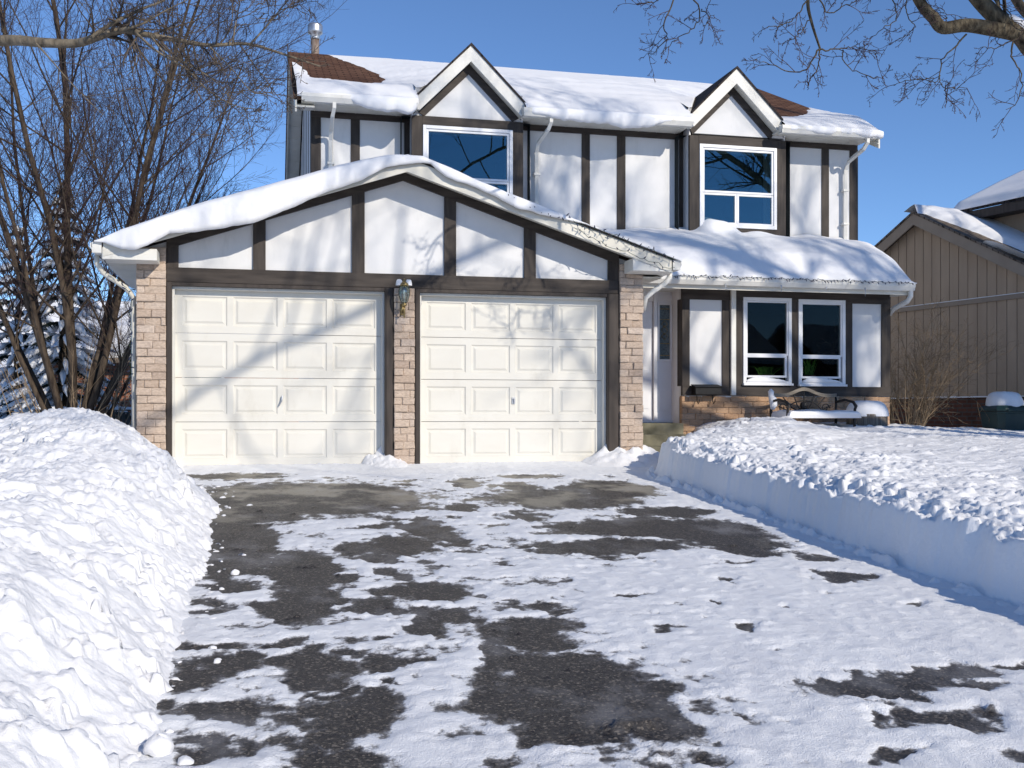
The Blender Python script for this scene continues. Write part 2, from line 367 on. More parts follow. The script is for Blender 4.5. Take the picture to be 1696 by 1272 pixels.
# siding of the neighbouring house: plain paint (the boards are modelled)
M['siding'] = mat_noise('taupe_siding', (.35,.265,.19), (.41,.315,.228), (6,6,1.2), .6, .3, 1.0, 5, .1, .002)
M['siding_trim'] = mat_noise('taupe_trim', (.26,.21,.165), (.31,.255,.20), (3,3,3), .55, .3, 1.0, 3, .1, .002)
M['street_wall'] = mat_noise('street_house_wall', (.20,.13,.10), (.27,.18,.14), (3,3,3), .9, .1, 1.0, 4, .1, .002)

# ------------------------------------------------------------------ the ground
SL = 0.07
def groundz(Y): return np.where(Y < 0, SL*np.maximum(Y, -14.0), 0.0)

# snow field to the horizon
def ring_field():
    xs = np.concatenate([-np.geomspace(900, 9, 26), np.linspace(-8, 26, 35), np.geomspace(27, 900, 26)])
    ys = np.concatenate([-np.geomspace(900, 16, 26), np.linspace(-15, 40, 56), np.geomspace(41, 900, 24)])
    X, Y = np.meshgrid(xs, ys, indexing='ij')
    Z = groundz(Y) - .12 + fbm(X*.15, Y*.15, 3, 3)*.05
    return grid_obj('snow_field', np.stack([X, Y, Z], -1), M['snow_far'])
tag(ring_field(), kind='structure')

# street behind the camera
st = MB(); st.box(-80, 80, -26.5, -18.5, -1.3, -.96); tag(st.build('road', mat_noise('road_asphalt', (.05,.05,.052), (.30,.30,.32), (.6,1.2,1), .8, .2), None), kind='structure')

# heaps of clods on a height field
def heap(H, base, xs, ys, WXg, WYg, n, area, rr, seed, sink=.45, dens=None, facet=.5):
    rg = random.Random(seed)
    k = 0; tries = 0
    while k < n and tries < n*20:
        tries += 1
        cx = rg.uniform(area[0], area[1]); cy = rg.uniform(area[2], area[3])
        if dens is not None and rg.random() > dens(cx, cy): continue
        k += 1
        r = rr[0]*(rr[1]/rr[0])**(rg.random()**1.6)
        i0, i1 = np.searchsorted(xs, [cx-r*1.5-.03, cx+r*1.5+.03]); j0, j1 = np.searchsorted(ys, [cy-r*1.5-.03, cy+r*1.5+.03])
        if i1-i0 < 2 or j1-j0 < 2: continue
        s = np.s_[i0:i1, j0:j1]
        dx, dy = WXg[s]-cx, WYg[s]-cy
        ic, jc = min(np.searchsorted(xs, cx), len(xs)-1), min(np.searchsorted(ys, cy), len(ys)-1)
        zc = base[ic, jc]
        if rg.random() < facet:
            top = np.full(dx.shape, r*rg.uniform(.45, .9))
            for _ in range(rg.randint(5, 7)):
                a = rg.uniform(0, 2*math.pi); sl = rg.uniform(.35, 2.2)
                top = np.minimum(top, (r*rg.uniform(.55, 1.0) - (dx*math.cos(a)+dy*math.sin(a)))*sl)
            z = zc + top - r*sink*.55
        else:
            q = r*r - dx*dx - dy*dy
            z = np.where(q > 0, zc + np.sqrt(np.maximum(q, 0))*rg.uniform(.6, .95) - r*sink, -9)
        H[s] = np.maximum(H[s], z)
    return H

# driveway with the shovelled snow
BARE = [(1.42,-2.55,1.07,1.04),(0.97,-3.23,0.57,0.62),(0.89,-4.9,0.26,1.06),(0.76,-4.26,0.18,0.82),(1.32,-5.8,0.22,0.65),(1.29,-6.73,0.2,0.37),(0.75,-6.6,0.07,0.13),(0.85,-6.08,0.11,0.17),(1.72,-5.14,0.12,0.27),(1.91,-5.49,0.08,0.17),(1.83,-5.97,0.07,0.11),(2.06,-5.07,0.22,0.36),(2.37,-4.35,0.17,0.44),(2.46,-5.01,0.11,0.21),(1.69,-6.83,0.14,0.19),(2.01,-6.51,0.23,0.19),(2.07,-7.07,0.17,0.11),(1.91,-7.37,0.07,0.11),(1.69,-7.48,0.06,0.06),(2.36,-7.45,0.24,0.21),(2.17,-7.83,0.08,0.2),(2.42,-8.48,0.36,0.46),(2.33,-8.08,0.21,0.26),(2.44,-8.82,0.36,0.23),(2.12,-8.52,0.21,0.15),(2.69,-8.53,0.17,0.21),(2.21,-8.93,0.16,0.12),(2.5,-7.65,0.16,0.12),(1.05,-7.66,0.07,0.11),(1.32,-7.84,0.15,0.19),(1.28,-8.09,0.1,0.11),(1.66,-7.88,0.08,0.11),(1.66,-8.27,0.04,0.04),(0.87,-7.85,0.18,0.15),(0.79,-7.96,0.15,0.1),(0.84,-7.49,0.12,0.06),(0.68,-8.31,0.05,0.06),(0.9,-8.38,0.11,0.12),(1.47,-8.62,0.18,0.21),(1.28,-8.85,0.11,0.13),(1.54,-8.46,0.12,0.09),(1.28,-8.48,0.08,0.05),(0.9,-8.85,0.12,0.1),(1.31,-9.05,0.12,0.08),(3.92,-2.85,0.74,0.67),(4.6,-2.28,0.52,0.62),(3.7,-1.95,0.25,0.32),(3.16,-1.7,0.16,0.29),(2.85,-3.37,0.14,0.21),(4.13,-4.5,0.76,0.4),(4.6,-4.8,0.55,0.63),(3.65,-5.31,0.55,0.28),(4.65,-5.38,0.33,0.37),(4.68,-3.81,0.44,0.27),(3.28,-3.96,0.16,0.16),(4.95,-5.97,0.15,0.18),(4.82,-6.53,0.16,0.14),(3.21,-7.61,0.06,0.06),(3.66,-7.55,0.06,0.05),(3.84,-8.59,0.37,0.11),(4.17,-8.52,0.23,0.1),(3.61,-8.57,0.14,0.08),(4.22,-8.75,0.1,0.06),(3.79,-9.04,0.19,0.11),(3.84,-9.15,0.08,0.05),(3.53,-8.96,0.03,0.04),(4.6,-8.51,0.13,0.08),(3.86,-9.45,0.08,0.11),(0.75,-0.83,0.48,0.27),(4.02,-1.22,0.41,0.21),(1.79,-7.89,0.06,0.04),(1.95,-6.94,0.04,0.06),(1.18,-7.42,0.05,0.07),(1.58,-6.02,0.05,0.07),(1.79,-6.98,0.05,0.06),(4.04,-6.49,0.05,0.06),(3.65,-7.08,0.03,0.04),(2.45,-8.61,0.05,0.05),(2.65,-6.98,0.1,0.04),(2.33,-9.09,0.07,0.05),(3.38,-9.35,0.08,0.03),(4.05,-7.29,0.05,0.05),(3.27,-6.79,0.09,0.04),(4.77,-7.26,0.07,0.04),(0.96,-5.35,0.14,0.21),(1.52,-7.69,0.07,0.06),(1.39,-8.3,0.06,0.04)]
def driveway():
    xs = np.arange(0.0, 7.3, .022)
    ys = np.concatenate([np.arange(-13.5, -9.4, .08), np.arange(-9.4, -5, .018), np.arange(-5, 2.35, .03)])
    X, Y = np.meshgrid(xs, ys, indexing='ij')
    wx = X + fbm(X*2.6, Y*2.0, 5, 11, .6)*.24; wy = Y + fbm(X*2.4+9, Y*2.0, 5, 23, .6)*.30
    f = np.full(X.shape, -1.0)
    for cx, cy, rx, ry in BARE:
        i0, i1 = np.searchsorted(xs, [cx-rx*2-.35, cx+rx*2+.35]); j0, j1 = np.searchsorted(ys, [cy-ry*2-.35, cy+ry*2+.35])
        s = np.s_[i0:i1, j0:j1]
        r = np.sqrt(((wx[s]-cx)/(rx*1.02))**2 + ((wy[s]-cy)/(ry*1.02))**2)
        v = (1-r)*min(1.0, 2.2*math.sqrt(rx*ry)+.25)
        f[s] = np.maximum(f[s], v)
    # streaks and crumbs beyond the big bare patches
    st_ = fbm(X*2.2, Y*3.2, 6, 41, .65) - .36 - .25*(X > 3.0)*(Y < -6.2)
    st_ = np.where(Y > -1.0, -1, st_)
    f = np.maximum(f, st_)
    left = 1-sstep(2.9, 4.2, X+.35*fbm(X*.8, Y*.8, 2, 43))
    mid = fbm(X*3.2, Y*2.3, 5, 45, .62); fine = fbm(X*11, Y*8, 4, 47, .6)
    back = sstep(-1.1, -.3, Y)
    f = np.maximum(f, -.75+.35*left) + (.36*mid + .30*fbm(X*1.7, Y*5.2, 5, 51, .62) + .28*fine + .12*fbm(X*30, Y*22, 3, 49))*(1-.75*back) + .11*left*(1-back) + .045
    f = np.where(X > 5.0, f-.4*sstep(5.0, 5.3, X), f)
    snow = np.clip(.5 - f*1.15, 0, 1)
    th = sstep(.42, .85, snow)
    crumb = np.maximum(0, fbm(X*14, Y*11, 3, 5))**1.3*.026 + np.maximum(0, fbm(X*4, Y*2.4, 3, 6))*.016 + np.maximum(0, fbm(X*30, Y*26, 2, 8)-.25)*.03*sstep(-.1, .3, fbm(X*1.3, Y*1.1, 2, 9))
    Z = groundz(Y) + th*(.012 + crumb)
    Z += sstep(-.45, -.02, Y)*sstep(.35, .6, snow)*.01
    rg = random.Random(99); H = Z.copy()
    heap(H, Z, xs, ys, X, Y, 130, (2.35, 2.72, -9.25, -8.75), (.012, .045), 98, .35, lambda x, y: math.exp(-((x-2.53)/.13)**2-((y+9.0)/.18)**2), .7)
    heap(H, Z, xs, ys, X, Y, 900, (.7, 5.3, -9.3, -1.0), (.010, .022), 97, .35, None, .6)
    Z = H
    return grid_obj('driveway', np.stack([X, Y, Z], -1), M['driveway'], attrs={'snow': snow})
tag(driveway(), kind='structure')

def left_bank():
    xs = np.concatenate([-np.geomspace(30, 3.6, 24), np.arange(-3.5, -1.4, .035), np.arange(-1.4, 1.02, .0135)])
    ys = np.concatenate([np.arange(-13.5, -9.6, .08), np.arange(-9.6, -5.5, .0145), np.arange(-5.5, .2, .02), np.arange(.2, 4, .12), np.geomspace(4.2, 40, 22)])
    X, Y = np.meshgrid(xs, ys, indexing='ij')
    WXg = X + fbm(X*3.5, Y*3.5, 3, 31)*.07; WYg = Y + fbm(X*3.5+7, Y*3.5, 3, 37)*.07
    edge = .70 + .10*fbm(Y*.9, Y*0+3, 3, 71) - .50*sstep(-3.6, -.6, Y) - .03*sstep(-6.6, -8.8, Y)
    edge = edge + .05*fbm(X*3, Y*3.2, 3, 73)
    d = edge - X
    g = groundz(Y)
    lawn = .36 + .055*np.maximum(Y, -12); lawn = np.where(Y > 0, .36+.0*Y, lawn)
    crest = g + .60 + .13*fbm(Y*.7, Y*0, 2, 77) + .12*sstep(-4.5, -1.6, Y) - .55*sstep(-.55, .55, Y)
    crest = np.minimum(crest, .66)
    rise = np.clip((d+.02)/1.12, 0, 1); prof = np.sin(rise*np.pi/2)**1.05
    B = (g-.03) + (crest-(g-.03))*prof
    back = sstep(1.25, 2.6, d)
    B = B*(1-back) + (lawn + .03*fbm(X*.6, Y*.6, 3, 79))*back
    B = np.where(d < 0, g-.05, B)
    rough = 1-sstep(1.6, 2.6, d)
    B = B + rough*np.where(d > 0, 1, 0)*(fbm(X*2.2, Y*2.2, 3, 83)*.10*np.clip(d*2.5, 0, 1))
    H = B.copy()
    dens = lambda x, y: 1.0
    ok = lambda r: (lambda x, y: 1.0 if edgef(y)-x > r else 0.0)
    edgef = lambda y: float(np.interp(y, ys, edge0))
    edge0 = .70 + .10*fbm(ys*.9, ys*0+3, 3, 71) - .50*sstep(-3.6, -.6, ys) - .03*sstep(-6.6, -8.8, ys)
    heap(H, B, xs, ys, WXg, WYg, 330, (-1.7, .62, -9.6, -.1), (.08, .20), 1, .80, ok(.30), .0)
    B2 = H.copy()
    heap(H, B2, xs, ys, WXg, WYg, 2400, (-1.6, .66, -9.6, -.2), (.025, .085), 2, .70, ok(.10), .0)
    B3 = H.copy()
    heap(H, B3, xs, ys, WXg, WYg, 9000, (-1.3, .74, -9.6, -.3), (.010, .035), 3, .45, ok(.02), .0)
    B4 = H.copy()
    heap(H, B4, xs, ys, WXg, WYg, 1100, (-1.2, .70, -9.6, -.5), (.010, .035), 6, .35, lambda x, y: (1.0 if edgef(y)-x > .03 else 0)*max(.0, .5+1.6*float(pn(x*1.7, y*1.7, 19))), .75)
    # stray clods at the foot
    H = np.where(d < -.10, g-.05, H)
    heap(H, np.broadcast_to(groundz(Y), H.shape), xs, ys, WXg, WYg, 420, (.45, 1.0, -9.4, -1.2), (.010, .036), 4, .35, lambda x, y: max(0, 1-(x-.50)/.5)**2, .0)
    H = H + rough*(d > 0)*(fbm(X*5, Y*5, 3, 93)*.03 + fbm(X*11, Y*11, 4, 91)*.022 + fbm(X*22, Y*22, 4, 95, .65)*.018)
    return grid_obj('snow_bank', np.stack([X, Y, H], -1), M['snow'])
tag(left_bank(), 'lumpy white snow bank piled along the left edge of the driveway', 'snow bank')

# right-hand bank: shovel-cut face, crumbs on top, and the lawn behind it
EDGE = [(5.36,-14),(5.38,-7),(5.42,-3.2),(5.42,-1.75),(5.47,-1.25),(5.66,-.85),(6.0,-.45),(6.45,-.05),(6.9,.55),(7.12,1.1),(7.2,2.6)]
def right_bank():
    xs = np.concatenate([np.arange(5.2, 5.75, .0085), np.arange(5.75, 7.6, .019), np.arange(7.6, 12.4, .045), np.arange(12.5, 16, .25), np.geomspace(16.5, 60, 16)])
    ys = np.concatenate([np.arange(-14, -10, .1), np.arange(-10, -1.5, .0165), np.arange(-1.5, 2.0, .022), np.arange(2.05, 5, .1), np.geomspace(5.3, 45, 20)])
    X, Y = np.meshgrid(xs, ys, indexing='ij')
    # signed distance to the shovelled edge (positive inside the bank)
    D = np.full(X.shape, 1e9); S = np.zeros(X.shape)
    for (ax, ay), (bx, by) in zip(EDGE[:-1], EDGE[1:]):
        ex, ey = bx-ax, by-ay; L = ex*ex+ey*ey
        t = np.clip(((X-ax)*ex+(Y-ay)*ey)/L, 0, 1)
        dx, dy = X-(ax+t*ex), Y-(ay+t*ey); dd = np.hypot(dx, dy)
        sg = np.where(ex*(Y-ay)-ey*(X-ax) < 0, 1, -1)
        m = dd < D; D = np.where(m, dd, D); S = np.where(m, sg, S)
    d = D*S
    ry = np.clip((Y+9)/12, 0, 1)
    d = d + .05*fbm(Y*.8, X*.8, 3, 101) + .02*fbm(Y*2.5, X*2.5, 3, 102) + .008*pn(Y*11, X*11, 103) + .006*pn(Y*31, X*3, 104) + .02*np.maximum(0, fbm(Y*4.5, X*4.5, 3, 106)-.15)
    g = groundz(Y)
    lawn = np.where(Y < 1.9, .50 + .066*(np.minimum(Y, 1.9)-1.9), .50)
    lawn = lawn - .12*sstep(9.5, 13, X)*sstep(-6, 2, Y)
    lip = lawn - .06 - .03*sstep(-3, -1, Y)
    lip = np.maximum(lip, g + .33)
    base = lip + (lawn-lip)*sstep(.6, 2.5, d) + .05*fbm(X*.8, Y*.8, 3, 105) + .035*fbm(X*2.6, Y*2.6, 3, 107)*(1-.5*sstep(1.5, 3.5, d))
    base = base + (.12+.05*fbm(X*1.5, Y*.9, 3, 109))*sstep(.0, .45, d)*(1-sstep(.9, 2.2, d))
    # mound in front of the entrance and along the bench
    base = base + .10*np.exp(-(((X-7.9)/.8)**2+((Y-.6)/1.0)**2))
    top = base.copy()
    WXg = X + fbm(X*6, Y*6, 3, 131)*.04; WYg = Y + fbm(X*6+7, Y*6, 3, 137)*.04
    inner = lambda x, y: 1.0
    path = lambda x, y: math.exp(-max(0, x-5.5)/.8)
    heap(top, base, xs, ys, WXg, WYg, 1500, (5.43, 8.2, -10, 1.2), (.03, .09), 11, .55, path, .75)
    b2 = top.copy()
    heap(top, b2, xs, ys, WXg, WYg, 13000, (5.40, 9.0, -10, 1.3), (.014, .042), 12, .45, lambda x, y: math.exp(-max(0, x-5.7)/.9), .75)
    b3 = top.copy()
    heap(top, b3, xs, ys, WXg, WYg, 4200, (5.45, 11.5, -9, 1.6), (.02, .06), 13, .5, lambda x, y: .5 if y < -1 else 1, .6)
    top = top + fbm(X*12, Y*12, 3, 141)*.012 + np.abs(fbm(X*5, Y*7, 3, 145))*.03*sstep(1.0, 2.0, d)
    # the face: from the ground up over ~8 cm with a slight bulge
    slump = np.clip(fbm(Y*1.1, X*.2, 3, 155)*2.2-.15, 0, 1)
    k = sstep(-.005-.05*slump, .075+.16*slump, d + .010*fbm(Y*5, top*3, 2, 149))
    Z = (g-.04) + (top-(g-.04))*k
    foot = np.exp(-((d+.05)/.07)**2)*(np.maximum(0, fbm(X*7, Y*5, 3, 151)+.25)*.13 + np.maximum(0, fbm(X*22, Y*20, 2, 153))*.03)
    Z = np.maximum(Z, np.where((d < .02) & (d > -.2), g-.012+foot, -9))
    # keep the snow out of the rooms and the entrance
    house = (Y > 2.0) & (X < 10.5)
    Z = np.where(house, np.minimum(Z, -.08), Z)
    return grid_obj('snow_bank', np.stack([X, Y, Z], -1), M['snow'])
tag(right_bank(), 'snow covered front lawn with a straight shovel cut bank facing the driveway', 'snow bank')

# ------------------------------------------------------------------ the house
house = empty('house', (5.0, 2.0, 0), 'white half timbered two storey house with brown boards, double garage and snowy roofs', 'house')
YF_D = 2.44
YU, YD, YL = 2.9, 2.62, 1.85          # upper wall, dormer faces, living-room wall
GX0, GX1, GRX = -.38, 5.79, 2.71      # garage width and ridge
def gz(X, apex=3.68, s=.33): return apex - s*abs(X-GRX)

def bricks(x0, x1, z0, z1, y, course=.0895, bw=.21, depth=.09, seed=1, jit=.012):
    b = MB(); rg = random.Random(seed); n = max(1, round((z1-z0)/course)); ch = (z1-z0)/n; gap = .0035
    for i in range(n):
        za, zb = z0+i*ch+gap, z0+(i+1)*ch-gap*.3
        x = x0 - (bw*.5 if i % 2 else bw*rg.uniform(0, .12)); 
        while x < x1-.02:
            w = bw*rg.uniform(.85, 1.15); a, c = max(x, x0), min(x+w, x1); x += w
            if x1-x < .05: c = x1; x = x1
            if c-a < .03: continue
            yo = y + rg.uniform(-jit, jit)
            j = lambda s=.004: rg.uniform(-s, s)
            a2, c2 = a+gap*.5, c-gap*.5
            f = [(a2+j(), yo+j(.006), za+j()), (c2+j(), yo+j(.006), za+j()), (c2+j(), yo+j(.006), zb+j(.003)), (a2+j(), yo+j(.006), zb+j(.003))]
            ins = .010
            fi = [(f[0][0]+ins, f[0][1]-.006, f[0][2]+ins), (f[1][0]-ins, f[1][1]-.006, f[1][2]+ins), (f[2][0]-ins, f[2][1]-.006, f[2][2]-ins*.6), (f[3][0]+ins, f[3][1]-.006, f[3][2]-ins*.6)]
            k = [(a2, y+depth, za), (c2, y+depth, za), (c2, y+depth, zb), (a2, y+depth, zb)]
            b.add(f+fi+k, [(4,5,6,7),(0,1,5,4),(1,2,6,5),(2,3,7,6),(3,0,4,7),(0,8,9,1),(1,9,10,2),(2,10,11,3),(3,11,8,0)])
    return b

# --- garage
def garage():
    # gable wall behind the timbers
    w = MB(); zb = 2.15
    w.prism([(GX0+.03, zb), (GX1-.03, zb), (GX1-.03, gz(GX1)-.12), (GRX, 3.56), (GX0+.03, gz(GX0)-.12)], .03, .12)
    w.build('gable_wall', M['stucco'], house)
    s = MB(); s.box(GX0+.02, GX0+.12, .14, YU-.02, -.1, 2.5); s.build('side_wall', M['stucco'], house)
    s = MB(); s.box(GX1-.12, GX1-.02, .14, 2.28, -.1, 2.5); s.build('side_wall', M['brick_brown'], house)
    # pillars
    for x0, x1, zt, sd in ((GX0, WX(275.5, 0)-.002, 2.56, 1), (WX(652, 0), WX(686, 0), 2.165, 2), (WX(1025, 0), GX1, 2.55, 3)):
        p = bricks(x0, x1, -.06, zt, -.045, seed=sd, bw=.19, depth=.2, jit=.016); o = p.build('brick_pillar', M['brick'], house)
        m = MB(); m.box(x0+.012, x1-.012, -.028, .16, -.06, zt-.012); m.build('mortar', M['mortar'], o)
    # beam over the doors and the rake boards
    x0, x1 = WX(275.5, 0), WX(1025, 0)
    b = MB(); b.box(x0, x1, -.012, .06, 2.17, 2.34); b.build('timber_beam', M['timber_h'], house, bevel=.004)
    lo = lambda X: 3.485 - .337*abs(X-GRX)
    for xa, xb in ((x0, GRX), (GRX, x1)):
        r = MB(); r.prism([(xa, lo(xa)), (xb, lo(xb)), (xb, gz(xb)-.075), (xa, gz(xa)-.075)], -.008, .06); r.build('rake_board', M['timber_h'], house)
    for xa, xb in ((275.5, 295.5), (419, 440), (583, 604), (736, 755.5), (868.3, 887.5), (1007.3, 1025)):
        X0, X1 = WX(xa, 0), WX(xb, 0); p = MB()
        p.prism([(X0, 2.338), (X1, 2.338), (X1, lo(X1)+.02), (X0, lo(X0)+.02)] if not X0 < GRX < X1 else [(X0, 2.338), (X1, 2.338), (X1, lo(X1)+.02), (X0, lo(X0)+.02)], -.004, .06)
        p.build('timber_post', M['timber'], house, bevel=.003)
    # door jambs
    for xa, xb in ((274.8, 284.5), (637.5, 651.6), (686.4, 695.5), (1006, 1024.6)):
        j = MB(); j.box(WX(xa, 0), WX(xb, 0), -.02, .26, -.05, 2.168); j.box(WX(xa, 0)+.012, WX(xb, 0)-.012, -.03, -.018, -.05, 2.165)
        j.build('door_jamb', M['timber_dark'], house, bevel=.004)
    for xa, xb in ((284.6, 637.4), (695.6, 1005.9)):
        j = MB(); X0, X1 = WX(xa, 0), WX(xb, 0)
        j.box(X0, X1, -.006, .26, 2.128, 2.167); j.build('door_header', M['timber_dark'], house)
        c = MB(); c.box(X0, X0+.025, .06, .24, -.04, 2.126); c.box(X1-.025, X1, .06, .24, -.04, 2.126); c.box(X0+.025, X1-.025, .06, .24, 2.10, 2.126)
        c.build('door_stop', M['trim_white'], house)
    # roller doors
    for di, (xa, xb) in enumerate(((284.6, 637.4), (695.6, 1005.9))):
        X0, X1 = WX(xa, 0)+.012, WX(xb, 0)-.012
        d = bpy.data.objects.new('garage_door', None); col.objects.link(d); d.parent = house; d.location = Vector(((X0+X1)/2, .16, 0)) - house.location
        zb, zt = .012, 2.115; n = 4; sh = (zt-zb)/n
        for i in range(n):
            a, c = zb+i*sh+.003, zb+(i+1)*sh-.003
            m = MB(); yf = .16
            cols = 4; mg = .055; pw = (X1-X0-mg*2)/cols
            xg = [X0] + [X0+mg+pw*k for k in range(cols+1)] + [X1]
            for k in range(len(xg)-1):
                p0, p1 = xg[k], xg[k+1]
                if k in (0, len(xg)-2):
                    m.add([(p0,yf,a),(p1,yf,a),(p1,yf,c),(p0,yf,c)], [(0,1,2,3)]); continue
                rings = [(0, 0, 0), (.035, .085, 0), (.049, .100, .014), (.066, .117, .014), (.092, .140, .002)]
                vs = []
                for ix, iz, dep in rings: vs += [(p0+ix,yf+dep,a+iz),(p1-ix,yf+dep,a+iz),(p1-ix,yf+dep,c-iz),(p0+ix,yf+dep,c-iz)]
                fs = []
                for q in range(len(rings)-1):
                    o = q*4; fs += [(o+e, o+(e+1) % 4, o+4+(e+1) % 4, o+4+e) for e in range(4)]
                fs.append(tuple(16+e for e in range(4))); m.add(vs, fs)
            m.add([(X0,yf,c),(X1,yf,c),(X1,yf+.04,c),(X0,yf+.04,c)], [(0,1,2,3)]); m.add([(X0,yf,a),(X0,yf+.04,a),(X1,yf+.04,a),(X1,yf,a)], [(0,1,2,3)])
            m.add([(X0,yf+.04,a),(X0,yf+.04,c),(X1,yf+.04,c),(X1,yf+.04,a)], [(0,1,2,3)])
            m.build('door_section', M['cream'], d)
        s = MB(); s.box(X0, X1, .165, .2, -.03, .013); s.build('rubber_seal', M['black'], d)
        hx = (X0+X1)/2 + .01; h = MB(); hz = .80
        if di == 0:
            h.lathe((hx, .16, hz), [(.0, -.001), (.018, -.001)], 8)
            h.box(hx-.012, hx+.012, .148, .161, hz-.02, hz+.03); h.tube([(hx+.012,.13,hz+.055),(hx+.004,.125,hz),(hx-.028,.13,hz-.07)], [.008,.011,.008], 8)
        else:
            h.box(hx-.022, hx+.022, .146, .161, hz-.04, hz+.045); h.tube([(hx,.13,hz+.03),(hx+.003,.13,hz-.028)], [.008,.006], 8)
        h.build('handle', M['steel'], d, bevel=.002)
    # roof, fascia, soffits, gutters
    XE0, XE1, YF, YB = -.72, 6.07, -.42, YU-.01
    r = MB(); r.prism([(XE0, gz(XE0)-.05), (GRX, 3.63), (XE1, gz(XE1)-.05), (XE1, gz(XE1)), (GRX, 3.68), (XE0, gz(XE0))], YF+.046, YB); r.build('roof', M['shingle'], house)
    for xa, xb in ((XE0+.03, GRX), (GRX, XE1-.03)):
        f = MB(); f.prism([(xa, gz(xa)-.175), (xb, gz(xb)-.175), (xb, gz(xb)-.014), (xa, gz(xa)-.014)], YF+.02, YF+.045); f.build('rake_fascia', M['trim'], house)
        f = MB(); f.prism([(xa, gz(xa)-.012), (xb, gz(xb)-.012), (xb, gz(xb)+.003), (xa, gz(xa)+.003)], YF-.005, YF+.044); f.build('shingle_edge', M['shingle_dark'], house)
        f = MB(); f.prism([(xa, gz(xa)-.095), (xb, gz(xb)-.095), (xb, gz(xb)-.078), (xa, gz(xa)-.078)], YF+.055, -.02)
        n = 9
        for k in range(1, n):   # seams of the soffit sheets
            X = xa+(xb-xa)*k/n; f.prism([(X-.006, gz(X)-.101), (X+.006, gz(X)-.101), (X+.006, gz(X)-.094), (X-.006, gz(X)-.094)], YF+.06, -.03)
        f.build('soffit', M['trim'], house)
    for sx, xe, xw in ((-1, XE0, GX0), (1, XE1, GX1)):
        z0 = gz(xe)
        bx = MB(); xa, xb = sorted((xe+(-sx)*.02, xw-sx*.26)); bx.prism([(xa, z0-.15), (xb, z0-.15), (xb, gz(xb)-.176), (xa, gz(xa)-.172)] if sx > 0 else [(xa, z0-.19), (xb, z0-.19), (xb, z0-.06), (xa, z0-.06)], YF+.028, -.06)
        bx.build('boxed_return', M['trim_white'], house, bevel=.004)
        sf = MB(); xa, xb = sorted((xe-sx*.03, xw)); sf.box(xa, xb, -.05, YB if sx < 0 else 1.3, z0-.19, z0-.175)
        for k in range(12): sf.box(xa, xb, .0+k*.12, .012+k*.12, z0-.194, z0-.189)
        sf.build('soffit', M['trim'], house)
        g = MB(); xi = xe-sx*.015; xo = xe+sx*.105
        g.prism([(xi, z0-.13), (xi, z0-.005), (xi+sx*.012, z0-.005), (xi+sx*.012, z0-.118), (xo-sx*.045, z0-.118), (xo-sx*.012, z0-.06), (xo-sx*.012, z0-.015), (xo, z0-.015), (xo, z0-.065), (xo-sx*.035, z0-.13)], YF+.02, YB if sx < 0 else 1.9)
        g.box(min(xi, xo-sx*.02), max(xi, xo-sx*.02), YF+.012, YF+.022, z0-.125, z0-.01)
        g.build('gutter', M['trim_white'], house)
    # downspouts
    d = MB(); z0 = gz(XE0); d.tube([(-.78,-.22,z0-.12),(-.78,-.22,z0-.22),(-.72,-.18,z0-.32),(-.50,-.02,z0-.46),(-.425,.06,z0-.56),(-.415,.07,1.4),(-.415,.07,.0)], .030, 8); d.build('downspout', M['trim'], house, True)
    d = MB(); z0 = gz(XE1); d.tube([(6.13,-.1,z0-.11),(6.13,-.1,z0-.18),(6.08,-.08,z0-.25),(5.93,-.02,z0-.36),(5.84,0,z0-.44),(5.83,.06,z0-.6)], .036, 8); d.build('downspout', M['trim_white'], house, True)
garage()

# --- upper storey
UX0, UX1 = 1.74, 10.62
SOF = 5.09
def window(name, x0, x1, z0, z1, y, panes, fr=.06, glass='glass', parent=None):
    """panes: list of (x0, x1, z0, z1) glass openings inside the frame"""
    f = MB(); zs = y-.03
    f.box(x0, x0+fr, zs, y+.08, z0, z1); f.box(x1-fr, x1, zs, y+.08, z0, z1); f.box(x0+fr, x1-fr, zs, y+.08, z1-fr, z1); f.box(x0+fr, x1-fr, zs, y+.08, z0, z0+fr*1.2)
    w = f.build(name, M['vinyl'], parent or house, bevel=.004)
    for a, b, c, d in panes:
        t = .032; s = MB()
        s.box(a-t, a, y-.012, y+.05, c-t, d+t); s.box(b, b+t, y-.012, y+.05, c-t, d+t); s.box(a, b, y-.012, y+.05, d, d+t); s.box(a, b, y-.012, y+.05, c-t, c)
        so = s.build('sash', M['vinyl'], w, bevel=.003)
        g = MB(); g.box(a-.005, b+.005, y+.012, y+.018, c-.005, d+.005); g.build('pane', M[glass], w)
    return w
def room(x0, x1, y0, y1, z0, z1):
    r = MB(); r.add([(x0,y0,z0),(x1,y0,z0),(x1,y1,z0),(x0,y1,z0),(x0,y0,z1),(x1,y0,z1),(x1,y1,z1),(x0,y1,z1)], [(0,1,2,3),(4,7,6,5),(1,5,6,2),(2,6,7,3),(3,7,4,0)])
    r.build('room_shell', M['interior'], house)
def wall_with_hole(x0, x1, z0, z1, y0, y1, holes):
    w = MB(); xs = x0
    for a, b, c, d in holes:
        w.box(xs, a, y0, y1, z0, z1); w.box(a, b, y0, y1, z0, c); w.box(a, b, y0, y1, d, z1); xs = b
    w.box(xs, x1, y0, y1, z0, z1); return w

